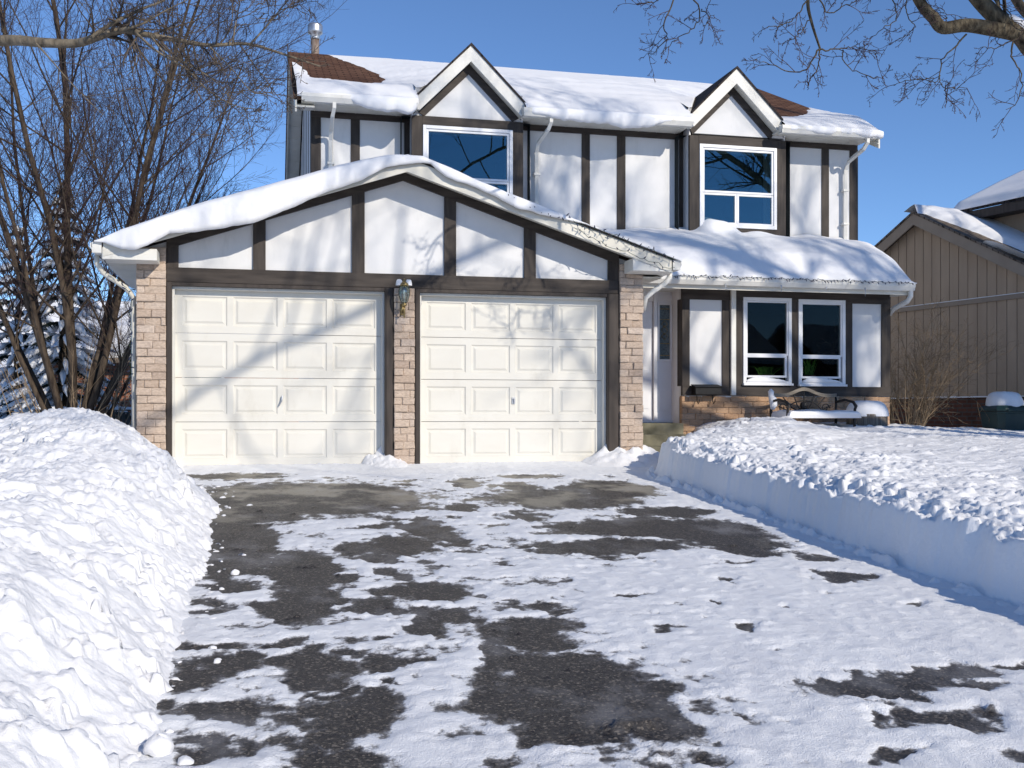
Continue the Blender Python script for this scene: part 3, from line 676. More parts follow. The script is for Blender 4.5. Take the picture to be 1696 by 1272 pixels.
def upper():
    w1 = (WX(700.5, YD), WX(849, YD)); w2 = (WX(1158.5, YD), WX(1286, YD))
    wz1, wz0 = W(775, 211.5, YD)[1], W(1222, 378, YD)[1]
    wz2 = W(1222, 242, YD)[1]
    wall_with_hole(UX0+.02, UX1-.02, 2.6, 5.2, YU+.012, YU+.14, [(w1[0]+.02, w1[1]-.02, wz0+.02, wz1-.02), (w2[0]+.02, w2[1]-.02, wz0+.02, wz2-.02)]).build('wall', M['stucco'], house)
    # side walls and back
    s = MB(); zr = 7.16
    s.prism([(YU+.14, 0), (11.0, 0), (11.0, 5.1), (6.95, zr-.12), (YU+.14, 5.2)], UX0+.02, UX0+.12, 'x'); s.build('side_wall', M['stucco'], house)
    s = MB(); s.prism([(YU+.14, 0), (11.0, 0), (11.0, 5.1), (6.95, zr-.12), (YU+.14, 5.2)], UX1-.12, UX1-.02, 'x'); s.build('side_wall', M['stucco'], house)
    s = MB(); s.box(UX0+.12, UX1-.12, 10.85, 10.98, 0, 5.2); s.build('rear_wall', M['stucco'], house)
    # boards on the left side wall
    for k in range(9):
        y = 3.3+k*.85; z1 = 5.15+.47*(min(y, 13.9-y)-2.9)-.05
        b = MB(); b.box(UX0+.0155, UX0+.05, y, y+.16, 2.4, z1); b.build('timber_post', M['timber'], house)
    b = MB(); b.prism([(3.1, 4.95), (3.25, 5.05), (5.5, 3.1), (5.35, 3.0)], UX0+.012, UX0+.04, 'x'); b.build('timber_brace', M['timber'], house)
    # frieze boards (cut by the dormers) and posts
    for xa, xb in ((515, 684), (864, 1143), (1300, 1420)):
        f = MB(); f.box(WX(xa, YU), WX(xb, YU), YU-.01, YU+.05, 5.0, 5.16); f.build('timber_beam', M['timber_h'], house)
    for xa, xb in ((515, 531.5), (581, 596), (669.5, 684), (963.5, 977), (1022, 1036), (1125, 1137), (1361, 1373), (1407.5, 1421)):
        p = MB(); X0, X1 = WX(xa, YU), WX(xb, YU); yy = YU-.004
        p.box(X0, X1, yy, YU+.06 if xa != 515 else YU+.16, 3.0, 5.0 if xa not in (515, 1407.5) else 5.02); p.build('timber_post', M['timber'], house, bevel=.003)
    # soffit, gutter and downspouts
    seg = [(1.56, WX(691, 2.35)), (WX(866, 2.35), WX(1146, 2.35)), (WX(1292, 2.35), 10.63)]
    for a, b in seg:
        s = MB(); s.box(a, b, 2.40, YU+.02, SOF, SOF+.018)
        k = a+.2
        while k < b: s.box(k, k+.01, 2.42, YU, SOF-.004, SOF); k += .3
        s.build('soffit', M['trim'], house)
        f = MB(); f.box(a, b, 2.385, 2.40, SOF-.05, SOF+.10); f.build('fascia', M['trim'], house)
        g = MB(); zt = SOF+.085
        g.prism([(2.383, zt-.125), (2.383, zt), (2.373, zt), (2.373, zt-.113), (2.31, zt-.113), (2.275, zt-.055), (2.275, zt-.012), (2.262, zt-.012), (2.262, zt-.06), (2.30, zt-.125)], a, b, 'x')
        g.box(a, a+.012, 2.275, 2.38, zt-.12, zt-.005); g.box(b-.012, b, 2.275, 2.38, zt-.12, zt-.005)
        g.build('gutter', M['trim_white'], house)
    for xp in (548, 889, 1400):
        X = WX(xp, YU-.06); Xg = X + (.02 if xp == 548 else .09)
        d = MB(); d.tube([(Xg,2.32,SOF-.03),(Xg,2.32,SOF-.10),(Xg-.02,2.40,SOF-.19),(X,2.74,SOF-.32),(X,2.83,SOF-.44),(X,2.84,4.2),(X,2.84,3.2)], .036, 4); d.build('downspout', M['trim_white'], house)
        for zz in (4.3, 3.75): 
            c = MB(); c.box(X-.05, X+.05, 2.80, 2.90, zz, zz+.03); c.build('strap', M['trim_white'], house)
    # main roof
    def rz(y): return 5.14+.47*(y-2.35)
    yr = 6.9; zr = rz(yr)
    r = MB(); d1a, d1b, d2a, d2b = WX(690, YF_D), WX(869, YF_D), WX(1145, YF_D), WX(1294.5, YF_D)
    for xa, xb, y0 in ((1.45, d1a, 2.36), (d1a, d1b, 2.95), (d1b, d2a, 2.36), (d2a, d2b, 2.95), (d2b, 10.68, 2.36)):
        r.prism([(y0, rz(y0)-.06), (yr, zr-.06), (2*yr-2.28, rz(2.28)-.06), (2*yr-2.28, rz(2.28)), (yr, zr), (y0, rz(y0))], xa, xb, 'x')
    r.build('roof', M['shingle'], house)
    for X in (1.47, 10.635):
        for ya, yb in ((2.3, yr), (yr, 2*yr-2.3)):
            f = MB(); h = lambda y: zr-.47*abs(y-yr)
            f.prism([(ya, h(ya)-.22), (yb, h(yb)-.22), (yb, h(yb)-.058), (ya, h(ya)-.058)], X, X+.025, 'x'); f.build('rake_fascia', M['trim'], house)
            f = MB(); xa, xb = (X+.026, UX0) if X < 5 else (UX1, X-.001)
            f.prism([(ya, h(ya)-.15), (yb, h(yb)-.15), (yb, h(yb)-.135), (ya, h(ya)-.135)], xa, xb, 'x')
            for k in range(1, 14):
                y = ya+(yb-ya)*k/14; f.prism([(y-.006, h(y)-.156), (y+.006, h(y)-.156), (y+.006, h(y)-.15), (y-.006, h(y)-.15)], xa, xb, 'x')
            f.build('soffit', M['trim'], house)
    # vent pipe
    c = W(522, 90, 7.3)[0]; v = bpy.data.objects.new('vent_pipe', None); col.objects.link(v); v.parent = house; v.location = Vector((c, 7.3, 7.0))-house.location
    m = MB(); m.lathe((c, 7.3, 6.95), [(.075,0),(.075,.76)], 16); m.build('pipe', M['rust'], v, True)
    m = MB(); m.lathe((c, 7.3, 7.67), [(.085,0),(.09,.03),(.09,.10),(.135,.12),(.14,.15),(.14,.26),(.13,.285),(.02,.29)], 20); m.build('cap', M['steel'], v, True)
    # dormers
    for di, (ax, ay, lx, rx, wx, wz_top) in enumerate(((780, 71, 690, 869, w1, wz1), (1227, 110, 1145, 1294.5, w2, wz2))):
        yf = YF_D
        X0, X1 = WX(lx, yf), WX(rx, yf); XC, ZA = W(ax, ay, yf)
        XC = (X0+X1)/2; hw = (X1-X0)/2; ZE = ZA - hw*1.0
        d = bpy.data.objects.new('dormer', None); col.objects.link(d); d.parent = house; d.location = Vector((XC, YD, 5.0))-house.location
        dz = lambda X: ZA - abs(X-XC)*1.0
        yb = 2.35+(ZA-5.14)/.47
        PX0, PX1 = wx[0]-.165, wx[1]+.165
        # face wall and sides
        g = MB(); g.prism([(PX0+.01, 5.05), (PX1-.01, 5.05), (XC, ZA-.2)], YD+.03, YD+.1); g.build('gable_wall', M['stucco'], d)
        for xs_ in (PX0+.004, PX1-.024):
            sd = MB(); sd.box(xs_, xs_+.02, YD+.02, YU+.06, 2.9, 5.25); sd.build('side_wall', M['vinyl'], d)
        # timbers of the face
        zbm0 = wz_top+.0; zbm1 = zbm0+.135
        b = MB(); b.box(wx[0]-.01, wx[1]+.01, YD-.006, YD+.06, zbm0+.004, zbm1); b.build('timber_beam', M['timber_h'], d)
        for a_, b_ in ((PX0, wx[0]+.002), (wx[1]-.002, PX1)):
            p = MB(); p.box(a_, b_, YD, YD+.06, 3.0, zbm1-.004); p.build('timber_post', M['timber'], d, bevel=.003)
        if wz0 > 3.1:
            p = MB(); p.box(wx[0], wx[1], YD+.004, YD+.06, 3.0, wz0+.01); p.build('timber_sill', M['timber_h'], d)
        o = .255; i = .40
        for sgn in (-1, 1):
            q = MB(); xe = XC+sgn*(hw-.04)
            zb = lambda X, k: ZA-k-abs(X-XC)
            xo = XC+sgn*min(hw-.05, (ZA-o-zbm1+.0)); xi = XC+sgn*max(.05, (ZA-i-zbm1))
            q.prism([(XC, ZA-o), (xo, ZA-o-abs(xo-XC)), (xi, ZA-i-abs(xi-XC)), (XC, ZA-i)], YD-.003, YD+.05); q.build('rake_board', M['timber_h'], d)
            f = MB(); f.prism([(XC, ZA-.03), (XC+sgn*hw, ZA-.03-hw), (XC+sgn*hw, ZA-.27-hw+.05), (XC+sgn*(hw-.05), ZA-.27-hw+.05), (XC, ZA-.27)], yf, yf+.03); f.build('rake_fascia', M['trim_white'], d)
            f = MB(); f.prism([(XC, ZA-.245), (XC+sgn*(hw-.04), ZA-.245-hw+.04), (XC+sgn*(hw-.04), ZA-.23-hw+.04), (XC, ZA-.23)], yf+.032, YD+.02); f.build('soffit', M['trim'], d)
            rr = MB(); xe = XC+sgn*(hw+.02); ze = ZA-hw-.02
            ye = 2.35+(ze-5.14)/.47
            t = .028
            vs = [(XC,yf-.02,ZA),(xe,yf-.02,ze),(xe,max(ye, yf+.05),ze),(XC,yb+.3,ZA)]
            vs2 = [(a, b2, c2-t*1.4) for a, b2, c2 in vs]
            rr.add(vs+vs2, [(0,1,2,3),(7,6,5,4),(0,4,5,1),(1,5,6,2),(2,6,7,3),(3,7,4,0)]); rr.build('roof', M['shingle_dark'], d)
        # window
        a, b_ = wx; zt = wz_top; zb = wz0; t = .085
        zr = W(1222, 321, YD)[1]; xm = WX(1220.5, YD)-WX(1158.5, YD)+a if di == 1 else (a+b_)/2
        panes = [(a+t, b_-t, zr+.035, zt-t), (a+t, xm-.035, zb+t, zr-.035), (xm+.035, b_-t, zb+t, zr-.035)]
        window('window', a, b_, zb, zt, YD+.01, panes, .05, 'glass', d)
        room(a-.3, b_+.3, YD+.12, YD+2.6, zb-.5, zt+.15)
upper()

# --- living-room front and entrance
LB0, LB1 = W(1300, 640, YL)[1], W(1300, 655, YL)[1]
def lower():
    X0, X1 = WX(1130, YL), 10.56
    wins = []
    for a, b, t, bt in ((1230.5, 1310.5, 491, 639), (1322, 1399.5, 494.5, 640.5)):
        xa, zt = W(a, t+1, YL); xb, zb = W(b, bt-.5, YL); wins.append((xa, xb, zb, zt))
    ztop = 2.53
    wall_with_hole(X0+.01, X1-.01, LB1-.03, ztop, YL+.022, YL+.14, [(w[0]+.02, w[1]-.02, w[2]+.02, w[3]-.02) for w in wins]).build('wall', M['stucco'], house)
    s = MB(); s.box(X1-.12, X1-.01, YL+.14, YU+.2, .0, 2.6); s.build('side_wall', M['stucco'], house)
    s = MB(); s.box(X0+.01, X0+.11, YL+.14, 2.5, .0, 2.6); s.build('side_wall', M['vinyl'], house)
    p = bricks(X0, X1, .02, LB1-.012, YL+.02, seed=9, bw=.22, depth=.08, jit=.006); o = p.build('brick_base', M['brick_brown'], house)
    m = MB(); m.box(X0+.01, X1-.01, YL+.032, YL+.15, -.1, LB1-.03); m.build('mortar', M['mortar'], o)
    # boards
    b = MB(); b.box(X0, X1, YL-.008, YL+.06, LB1-.008, LB0); b.build('timber_beam', M['timber_h'], house, bevel=.004)
    b = MB(); b.box(X0, X1, YL-.006, YL+.06, 2.345, 2.52); b.build('timber_beam', M['timber_h'], house, bevel=.004)
    posts = [(1130, 1142.5), (1196.5, 1209), (1217.5, 1230.2), (1310.8, 1321.7), (1399.8, 1412), (1460.5, None)]
    for a, c in posts:
        q = MB(); q.box(WX(a, YL), WX(c, YL) if c else X1, YL, YL+.06 if a > 1135 else YL+.2, LB0-.002, 2.35); q.build('timber_post', M['timber'], house, bevel=.003)
    xa, xb = WX(1230.5, YL), WX(1399.5, YL)
    for x0, x1, zz in ((wins[0][0], wins[0][1], wins[0][3]), (wins[1][0], wins[1][1], wins[1][3])):
        q = MB(); q.box(x0, x1, YL+.003, YL+.06, zz, 2.35); q.build('timber_header', M['timber_h'], house)
        q = MB(); q.box(x0, x1, YL+.003, YL+.06, LB0-.002, wins[0][2]+.006); q.build('timber_sill', M['timber_h'], house)
    q = MB(); q.box(WX(1209.3, YL), WX(1217.2, YL), YL-.045, YL+.03, LB1+.0, 2.5); q.build('corner_strip', M['trim_white'], house, bevel=.004)
    for xa, xb, zb, zt in wins:
        t = .075; zm = zb+(zt-zb)*.34
        window('window', xa, xb, zb, zt, YL+.01, [(xa+t, xb-t, zm+.03, zt-t), (xa+t, xb-t-.03, zb+.15, zm-.03)], .052, 'glass_low')
        s = MB(); s.box(xa-.01, xb+.01, YL-.06, YL+.0, zb-.004, zb+.03); s.build('window_sill', M['vinyl'], house, bevel=.004)
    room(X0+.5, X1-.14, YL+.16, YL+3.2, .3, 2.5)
    # porch ceiling and door wall
    YDr = 2.3
    c = MB(); c.box(GX1-.02, X0+.1, 1.3, YDr+.1, 2.50, 2.53); c.build('porch_ceiling', M['trim_white'], house)
    zb = .565
    f = MB(); xl, xr = GX1-.0, X0+.06
    dw = bpy.data.objects.new('front_door', None); col.objects.link(dw); dw.parent = house; dw.location = Vector((6.6, YDr, zb))-house.location
    f.box(xl, xr, YDr, YDr+.06, 2.46, 2.52); f.box(WX(1120, YDr), WX(1129, YDr), YDr-.03, YDr+.06, zb-.02, 2.46); f.box(WX(1082, YDr), WX(1087.5, YDr), YDr-.03, YDr+.06, zb-.02, 2.46)
    f.box(xl, WX(1082, YDr), YDr-.01, YDr+.06, 2.35, 2.46); f.box(WX(1087.5, YDr), WX(1120, YDr), YDr-.01, YDr+.06, 2.36, 2.46)
    f.box(xl, xr, YDr-.05, YDr+.06, zb-.06, zb-.02); f.build('door_frame', M['doorwhite'], dw, bevel=.004)
    # door leaf (its edge shows behind the pillar) and the sidelight
    xd1 = WX(1081.5, YDr); xd0 = xd1-.9
    m = MB(); m.box(xd0, xd1, YDr+.02, YDr+.06, zb-.02, 2.35); m.box(xd1-.18, xd1-.06, YDr+.012, YDr+.022, zb+.15, zb+.75); m.build('door_leaf', M['doorwhite'], dw, bevel=.004)
    sx0, sx1 = WX(1087.8, YDr), WX(1119.8, YDr); gx0, gx1 = WX(1092.5, YDr), WX(1110, YDr); gz1, gz0 = W(1100, 505, YDr)[1], W(1100, 595, YDr)[1]
    m = MB(); m.box(sx0, sx1, YDr+.01, YDr+.05, zb-.02, gz0-.03); m.box(sx0, sx1, YDr+.01, YDr+.05, gz1+.03, 2.36); m.box(sx0, gx0-.03, YDr+.01, YDr+.05, gz0-.03, gz1+.03); m.box(gx1+.03, sx1, YDr+.01, YDr+.05, gz0-.03, gz1+.03)
    m.box(gx0-.03, gx0, YDr-.004, YDr+.05, gz0-.03, gz1+.03); m.box(gx1, gx1+.03, YDr-.004, YDr+.05, gz0-.03, gz1+.03); m.box(gx0, gx1, YDr-.004, YDr+.05, gz1, gz1+.03); m.box(gx0, gx1, YDr-.004, YDr+.05, gz0-.03, gz0)
    m.box(gx0-.01, gx1+.01, YDr+.002, YDr+.012, zb+.12, zb+.45)
    sl = m.build('sidelight', M['doorwhite'], dw, bevel=.004)
    g = MB(); g.box(gx0, gx1, YDr+.022, YDr+.03, gz0, gz1); g.build('pane', mat_noise('leaded_glass', (.05,.075,.09), (.16,.21,.23), (60,60,60), .15, .6, 1.0, 2, .4, .004), sl)
    l = MB(); xm = (gx0+gx1)/2; zc = (gz0+gz1)/2+.03
    for zz in (gz1-.06, gz1-.22, gz0+.24, gz0+.06): l = MB(); l.box(gx0, gx1, YDr+.016, YDr+.021, zz-.006, zz+.006); l.build('brass_bar', M['brass'], sl)
    for k, (dx, dz) in enumerate(((0, .17), (0, -.17), (0, 0))):
        hh = .07 if k == 2 else .05; z_ = zc + dz*.55
        l = MB(); l.tube([(xm,YDr+.018,z_+hh),(xm+.05,YDr+.018,z_),(xm,YDr+.018,z_-hh),(xm-.05,YDr+.018,z_),(xm,YDr+.018,z_+hh)], .005, 4)
        l.build('brass_diamond', M['brass'], sl)
    b = MB(); b.box(GX1-.1, X0+.1, YDr+.2, YDr+.25, -.1, 2.6); b.build('entrance_wall', M['stucco'], house)
    # lower roof, gutter
    r = MB(); xe = 10.585; zf, zw = 2.62, 3.40; yf = 1.36
    r.prism([(yf, zf-.05), (YU, zw-.05), (YU, zw), (yf, zf)], 5.2, xe, 'x'); r.build('roof', M['shingle'], house)
    f = MB(); f.box(5.95, xe, yf+.02, yf+.04, zf-.18, zf-.045); f.build('fascia', M['trim'], house)
    f = MB(); f.box(X0+.1, xe-.01, yf+.045, YL+.02, zf-.10, zf-.085); f.build('soffit', M['trim'], house)
    f = MB(); f.prism([(yf+.03, zf-.18), (YU, zf-.1), (YU, zw-.06), (yf+.03, zf-.06)], xe-.04, xe-.01, 'x'); f.build('rake_fascia', M['trim_white'], house)
    g = MB(); zt = zf-.005; y1 = yf+.018
    g.prism([(y1, zt-.12), (y1, zt), (y1-.01, zt), (y1-.01, zt-.108), (y1-.07, zt-.108), (y1-.105, zt-.05), (y1-.105, zt-.012), (y1-.118, zt-.012), (y1-.118, zt-.06), (y1-.08, zt-.12)], 6.0, xe+.02, 'x')
    g.box(xe+.006, xe+.018, y1-.105, y1, zt-.115, zt-.005); g.box(6.0, 6.012, y1-.105, y1, zt-.115, zt-.005); g.build('gutter', M['trim_white'], house)
    d = MB(); d.tube([(xe-.02,y1-.05,zt-.11),(xe-.02,y1-.05,zt-.2),(xe-.03,y1+.02,zt-.27),(xe+.0,1.80,zt-.34),(xe+.03,1.95,zt-.40),(xe+.03,2.45,zt-.52),(xe+.03,2.55,zt-.7),(xe+.03,2.55,.4)], .038, 8); d.build('downspout', M['trim_white'], house, True)
lower()

# ------------------------------------------------------------------ entrance steps
sp = empty('porch_steps', (6.5, 1.7, 0), 'mossy grey concrete steps below the white front door', 'steps')
m = MB(); m.box(5.82, 7.08, 1.75, 2.28, -.05, .50); m.build('step', M['concrete'], sp, bevel=.01)
m = MB(); m.box(5.82, 7.04, 1.40, 1.745, -.05, .34); m.build('step', M['concrete'], sp, bevel=.01)
m = MB(); m.box(5.82, 6.98, 1.05, 1.395, -.05, .18); m.build('step', M['concrete'], sp, bevel=.01)

# ------------------------------------------------------------------ snow on the roofs
def rz(y): return 5.14+.47*(y-2.35)
def poly_d(X, Y, poly):
    D = np.full(X.shape, 1e9); inside = np.zeros(X.shape, bool); n = len(poly)
    for i in range(n):
        (ax, ay), (bx, by) = poly[i], poly[(i+1) % n]
        ex, ey = bx-ax, by-ay; t = np.clip(((X-ax)*ex+(Y-ay)*ey)/(ex*ex+ey*ey), 0, 1)
        D = np.minimum(D, np.hypot(X-(ax+t*ex), Y-(ay+t*ey)))
        c = ((ay > Y) != (by > Y)) & (X < (bx-ax)*(Y-ay)/((by-ay) if by != ay else 1e-9)+ax); inside ^= c
    return np.where(inside, -D, D)
def join_grids(name, Ps, mat):
    m_v, m_f, o = [], [], 0
    for P in Ps:
        n, m, _ = P.shape; idx = np.arange(n*m).reshape(n, m)+o; o += n*m
        m_v.append(P.reshape(-1, 3)); m_f.append(np.stack([idx[:-1,:-1], idx[1:,:-1], idx[1:,1:], idx[:-1,1:]], -1).reshape(-1, 4))
    me = bpy.data.meshes.new(name); me.from_pydata(np.concatenate(m_v).tolist(), [], np.concatenate(m_f).tolist()); me.update()
    me.polygons.foreach_set('use_smooth', [True]*len(me.polygons)); me.materials.append(mat)
    ob = bpy.data.objects.new(name, me); col.objects.link(ob); return ob
def main_roof_snow():
    d = [(WX(690, YF_D), WX(869, YF_D), W(780, 71, YF_D)[1]), (WX(1145, YF_D), WX(1294.5, YF_D), W(1227, 110, YF_D)[1])]
    bare1 = [(1.2,7.6),(1.9,7.5),(2.2,6.75),(2.55,5.9),(2.84,5.1),(2.95,4.5),(2.86,4.0),(2.6,3.75),(2.25,3.8),(1.95,4.2),(1.72,4.9),(1.54,5.6),(1.3,6.4)]
    bare2 = [(11.2,7.6),(10.95,5.7),(10.66,4.6),(10.25,3.9),(9.7,3.4),(9.2,3.3),(8.9,4.2),(9.4,5.6),(9.9,7.0),(10.3,7.6)]
    nv = 90; Ps = []
    for si, (xa, xb, dm) in enumerate(((1.50, d[0][0]+.01, None), (d[0][0], d[0][1], d[0]), (d[0][1]-.01, d[1][0]+.01, None), (d[1][0], d[1][1], d[1]), (d[1][1]-.01, 10.69, None))):
        X = np.linspace(xa, xb, max(50, int((xb-xa)/.022)))
        if dm is None: Y0 = np.full(X.shape, 2.33)
        else: Y0 = np.maximum(2.6, 2.35+(dm[2]-np.abs(X-(xa+xb)/2)-5.14)/.47-.25)
        t = np.linspace(1, 0, nv)[None, :]
        Yg = Y0[:, None] + (7.15-Y0[:, None])*t; Xg = np.broadcast_to(X[:, None], Yg.shape)
        T = .17 + .035*fbm(Xg*.6, Yg*.6, 3, 201) + .012*fbm(Xg*2.0, Yg*1.2, 2, 205)
        w = Yg + .5*fbm(Xg*.5, Yg*.5, 2, 207) + .03*Xg
        T = T*(.30+.70*np.clip((Yg-2.30)/.65, 0, 1)**.6) if dm is None else T
        T = T + .010*fbm(Xg*5, Yg*3.5, 3, 206) + .006*np.sin(w*13)*sstep(2.6, 3.4, Yg)
        T = T*(1-.9*sstep(4.6, 6.9, Yg))
        b = np.minimum(poly_d(Xg, Yg, bare1), poly_d(Xg, Yg, bare2)) + .05*fbm(Xg*2, Yg*2, 3, 209) + .06*fbm(Xg*9, Yg*5, 3, 210)
        T = T*np.where(b < 0, 0, np.clip(b/1.05, 0, 1)**.8) - np.where(b < 0, np.minimum(.05, -b*.5), 0) - .004*(b < .02)
        T = T - .07*np.exp(-(((Xg-1.75)/.22)**2+((Yg-3.6)/1.0)**2))
        dmp = np.minimum(Xg-1.48, 10.71-Xg); T = T*np.clip(.35+dmp/.14, 0, 1)**.5
        Zs = np.where(Yg < 6.9, rz(Yg), rz(6.9)-.47*(Yg-6.9))
        P = np.zeros((len(X), nv+8, 3))
        P[:, :nv, 0] = Xg; P[:, :nv, 1] = Yg-.25*np.maximum(T, -.1); P[:, :nv, 2] = Zs+T
        if dm is not None:
            for k in range(8): P[:, nv+k] = P[:, nv-1] + np.array([0, .02*k, -.03*k])
        else:
            amt = .36 + .75*fbm(X*1.1, X*0+2, 3, 221) + .40*fbm(X*3.4, X*0, 3, 223)
            amt = amt + np.exp(-((X-WX(652, 2.3))/.45)**2)*.75 + np.exp(-((X-WX(1045, 2.3))/.42)**2)*.7 + np.exp(-((X-WX(940, 2.3))/.5)**2)*.35
            amt = amt - np.exp(-((X-1.8)/.45)**2)*.7 - np.exp(-((X-WX(880, 2.3))/.25)**2)*.3 - np.exp(-((X-WX(1125, 2.3))/.25)**2)*.5 - np.exp(-((X-WX(1360, 2.3))/.7)**2)*.25
            e = np.clip(np.minimum(X-xa, xb-X)/.10, 0, 1) if si in (2,) else np.clip((xb-X if si == 0 else X-xa)/.10, 0, 1)
            amt = np.clip(amt, .0, 1.25)*np.sqrt(e)
            t0 = np.maximum(T[:, -1], .03)
            prof = [(-.045, .86), (-.085, .55), (-.10, .15), (-.105, -.30), (-.09, -.75), (-.05, -.95), (.0, -.45), (.03, -.05)]
            for k, (dy, dz) in enumerate(prof):
                hang = .165+.015*fbm(X*9, X*0+k, 2, 231)
                P[:, nv+k, 0] = X; P[:, nv+k, 1] = Y0 - .25*t0*max(0, dz) + dy*(.55+.75*amt)*np.sqrt(np.maximum(e, .15))
                P[:, nv+k, 2] = rz(Y0) + np.where(dz > 0, dz*t0, dz*(.012+hang*amt))
        Ps.append(P)
    return join_grids('roof_snow', Ps, M['snow_soft'])
tag(main_roof_snow(), 'thick snow on the upper main roof with two bare brown patches', 'snow')

def garage_roof_snow():
    xs = np.concatenate([np.linspace(-.78, 4.9, 300), np.linspace(4.92, 6.16, 60)])
    X = xs
    tx = np.interp(X, [-.78,-.69,-.49,-.17,.15,.81,1.48,2.17,2.59,2.88,3.24,3.6,4.12,4.58,4.9,5.3,6.16], [2.56,2.61,2.74,2.885,3.035,3.27,3.512,3.68,3.75,3.735,3.60,3.455,3.27,3.12,2.99,2.84,2.55])
    bx = np.interp(X, [-.78,-.67,-.48,-.33,-.2,.02,.35,.94,1.34,1.75,2.16,2.44,2.66,2.87,2.98,3.16,3.3,3.45,3.59,3.75,4.04,4.2,4.33,4.56,4.9,6.16],
                   [2.54,2.53,2.455,2.45,2.51,2.645,2.68,2.80,2.98,3.187,3.346,3.522,3.568,3.606,3.60,3.453,3.40,3.37,3.315,3.25,3.11,3.09,3.05,3.02,2.965,2.55])
    roof = np.array([gz(x) for x in X])
    thin = sstep(4.3, 4.9, X)
    bx = bx + .012*fbm(X*6, X*0, 3, 241)*(1-thin)
    tx = np.maximum(tx, bx+.01); tx = np.where(thin > .5, np.maximum(tx, roof+.008), tx)
    ny = 46
    ys = np.concatenate([np.linspace(2.88, -.30, ny)])
    P = np.zeros((len(X), ny+9, 3))
    Yg = np.broadcast_to(ys[None, :], (len(X), ny)); Xg = np.broadcast_to(X[:, None], Yg.shape)
    thick = (tx-roof)[:, None]
    T = thick*(1+.10*fbm(Xg*1.1, Yg*1.1, 3, 251)*sstep(-.3, .4, Yg)) + .10*sstep(0, 1.6, Yg)*sstep(2.8, 4.2, Xg) + .03*fbm(Xg*2, Yg*2, 3, 255)*sstep(-.2, .4, Yg)
    T = np.where(Xg > 4.9, np.where(Yg < .0, thick + .012*fbm(Xg*7, Yg*7, 3, 257), T+.02), T)
    P[:, :ny, 0] = Xg; P[:, :ny, 1] = Yg; P[:, :ny, 2] = roof[:, None] + T
    h = tx - bx
    amt = np.clip(h/.35, .05, 1)
    cz = np.interp(X, [-.78,-.167,.413,.94,1.477,1.888,2.444,2.9,3.6,4.5,6.2], [2.55,2.70,2.905,3.03,3.175,3.39,3.61,3.65,3.385,3.07,2.55])
    cz = cz*.55 + (tx-.02)*.45
    cz = np.clip(cz + .012*fbm(X*3, X*0+5, 3, 263), bx+.25*h, tx-.02*h)
    drop = tx-cz
    u = np.clip((.45-Yg)/.95, 0, 1)
    P[:, :ny, 2] = np.maximum(P[:, :ny, 2] - drop[:, None]*u**1.6*.80, (roof+.035)[:, None]) if True else 0
    thn = (thick < .03) & (Xg > 4.4); P[:, :ny, 2] = np.where(thn, roof[:, None] + T, P[:, :ny, 2]); ze = P[:, ny-1, 2]
    rgx = np.random.RandomState(4)
    prof = [(-.40, 1), (-.47, 2), (-.515, 3), (-.535, .96), (-.545, .72), (-.55, .45), (-.545, .2), (-.52, .0), (-.43, .10)]
    for k, (y, f) in enumerate(prof):
        wob = .016*fbm(X*3, X*0+k*.3, 3, 261) + .012*fbm(X*16, X*0+k*.9, 3, 265)*(k > 3)
        if f >= 1: z = cz + np.maximum(ze-cz, 0)*(.90, .55, .15)[int(f)-1]
        else: z = bx + (cz-bx)*f
        P[:, ny+k, 0] = X; P[:, ny+k, 1] = -.40 + (y+.40)*(.25+.75*amt) + (wob if k < 8 else 0); P[:, ny+k, 2] = z
    return grid_obj('roof_snow', P, M['snow_soft'])
tag(garage_roof_snow(), 'deep snow slab on the garage gable roof curling over its front edge', 'snow')

def lower_roof_snow():
    xs = np.concatenate([np.linspace(4.6, 10.4, 230), np.linspace(10.42, 10.635, 26)])
    X = xs; n = 60
    k = .78/1.54
    t = np.linspace(1, 0, n)[None, :]
    Yg = 1.34 + (2.885-1.34)*np.broadcast_to(t, (len(X), n)); Xg = np.broadcast_to(X[:, None], Yg.shape)
    T = .27*np.clip((Yg-1.28)/.38, 0, 1)**.5 + .05*np.sin(np.clip((Yg-1.34)/1.5, 0, 1)*np.pi) + .035*fbm(Xg*1.1, Yg*1.3, 3, 301) + .012*fbm(Xg*4, Yg*4, 2, 303)
    T = T - .13*sstep(2.2, 2.88, Yg)*np.clip(.75+.6*fbm(Xg*1.0, Xg*0, 2, 305), 0, 1)
    xm = WX(1190, 2.6); T = T + .20*np.exp(-((Xg-xm)/.30)**4)*sstep(2.30, 2.62, Yg) + .05*np.exp(-((Xg-WX(1255, 2.6))/.3)**2)*sstep(2.3, 2.6, Yg)
    e = np.clip((10.635-Xg)/.34, 0, 1); T = T*np.sqrt(1-(1-e)**2) - .03*(1-e)**4
    P = np.zeros((len(X), n+6, 3)); P[:, :n, 0] = Xg; P[:, :n, 1] = Yg; P[:, :n, 2] = 2.62+k*(Yg-1.36)+T
    edge = .5+.5*fbm(X*7, X*0, 3, 311)
    prof = [(1.30, .62), (1.275, .25), (1.27, -.02), (1.285, -.04), (1.31, -.03), (1.34, .0)]
    t0 = np.maximum(T[:, -1], .01)
    for q, (y, f) in enumerate(prof):
        P[:, n+q, 0] = X; P[:, n+q, 1] = y - .012*edge; P[:, n+q, 2] = 2.62 + np.where(f > 0, f*t0, f*edge*.5) - .008
    return grid_obj('roof_snow', P, M['snow_soft'])
tag(lower_roof_snow(), 'rounded snow cushion on the low roof above the front door and living room', 'snow')

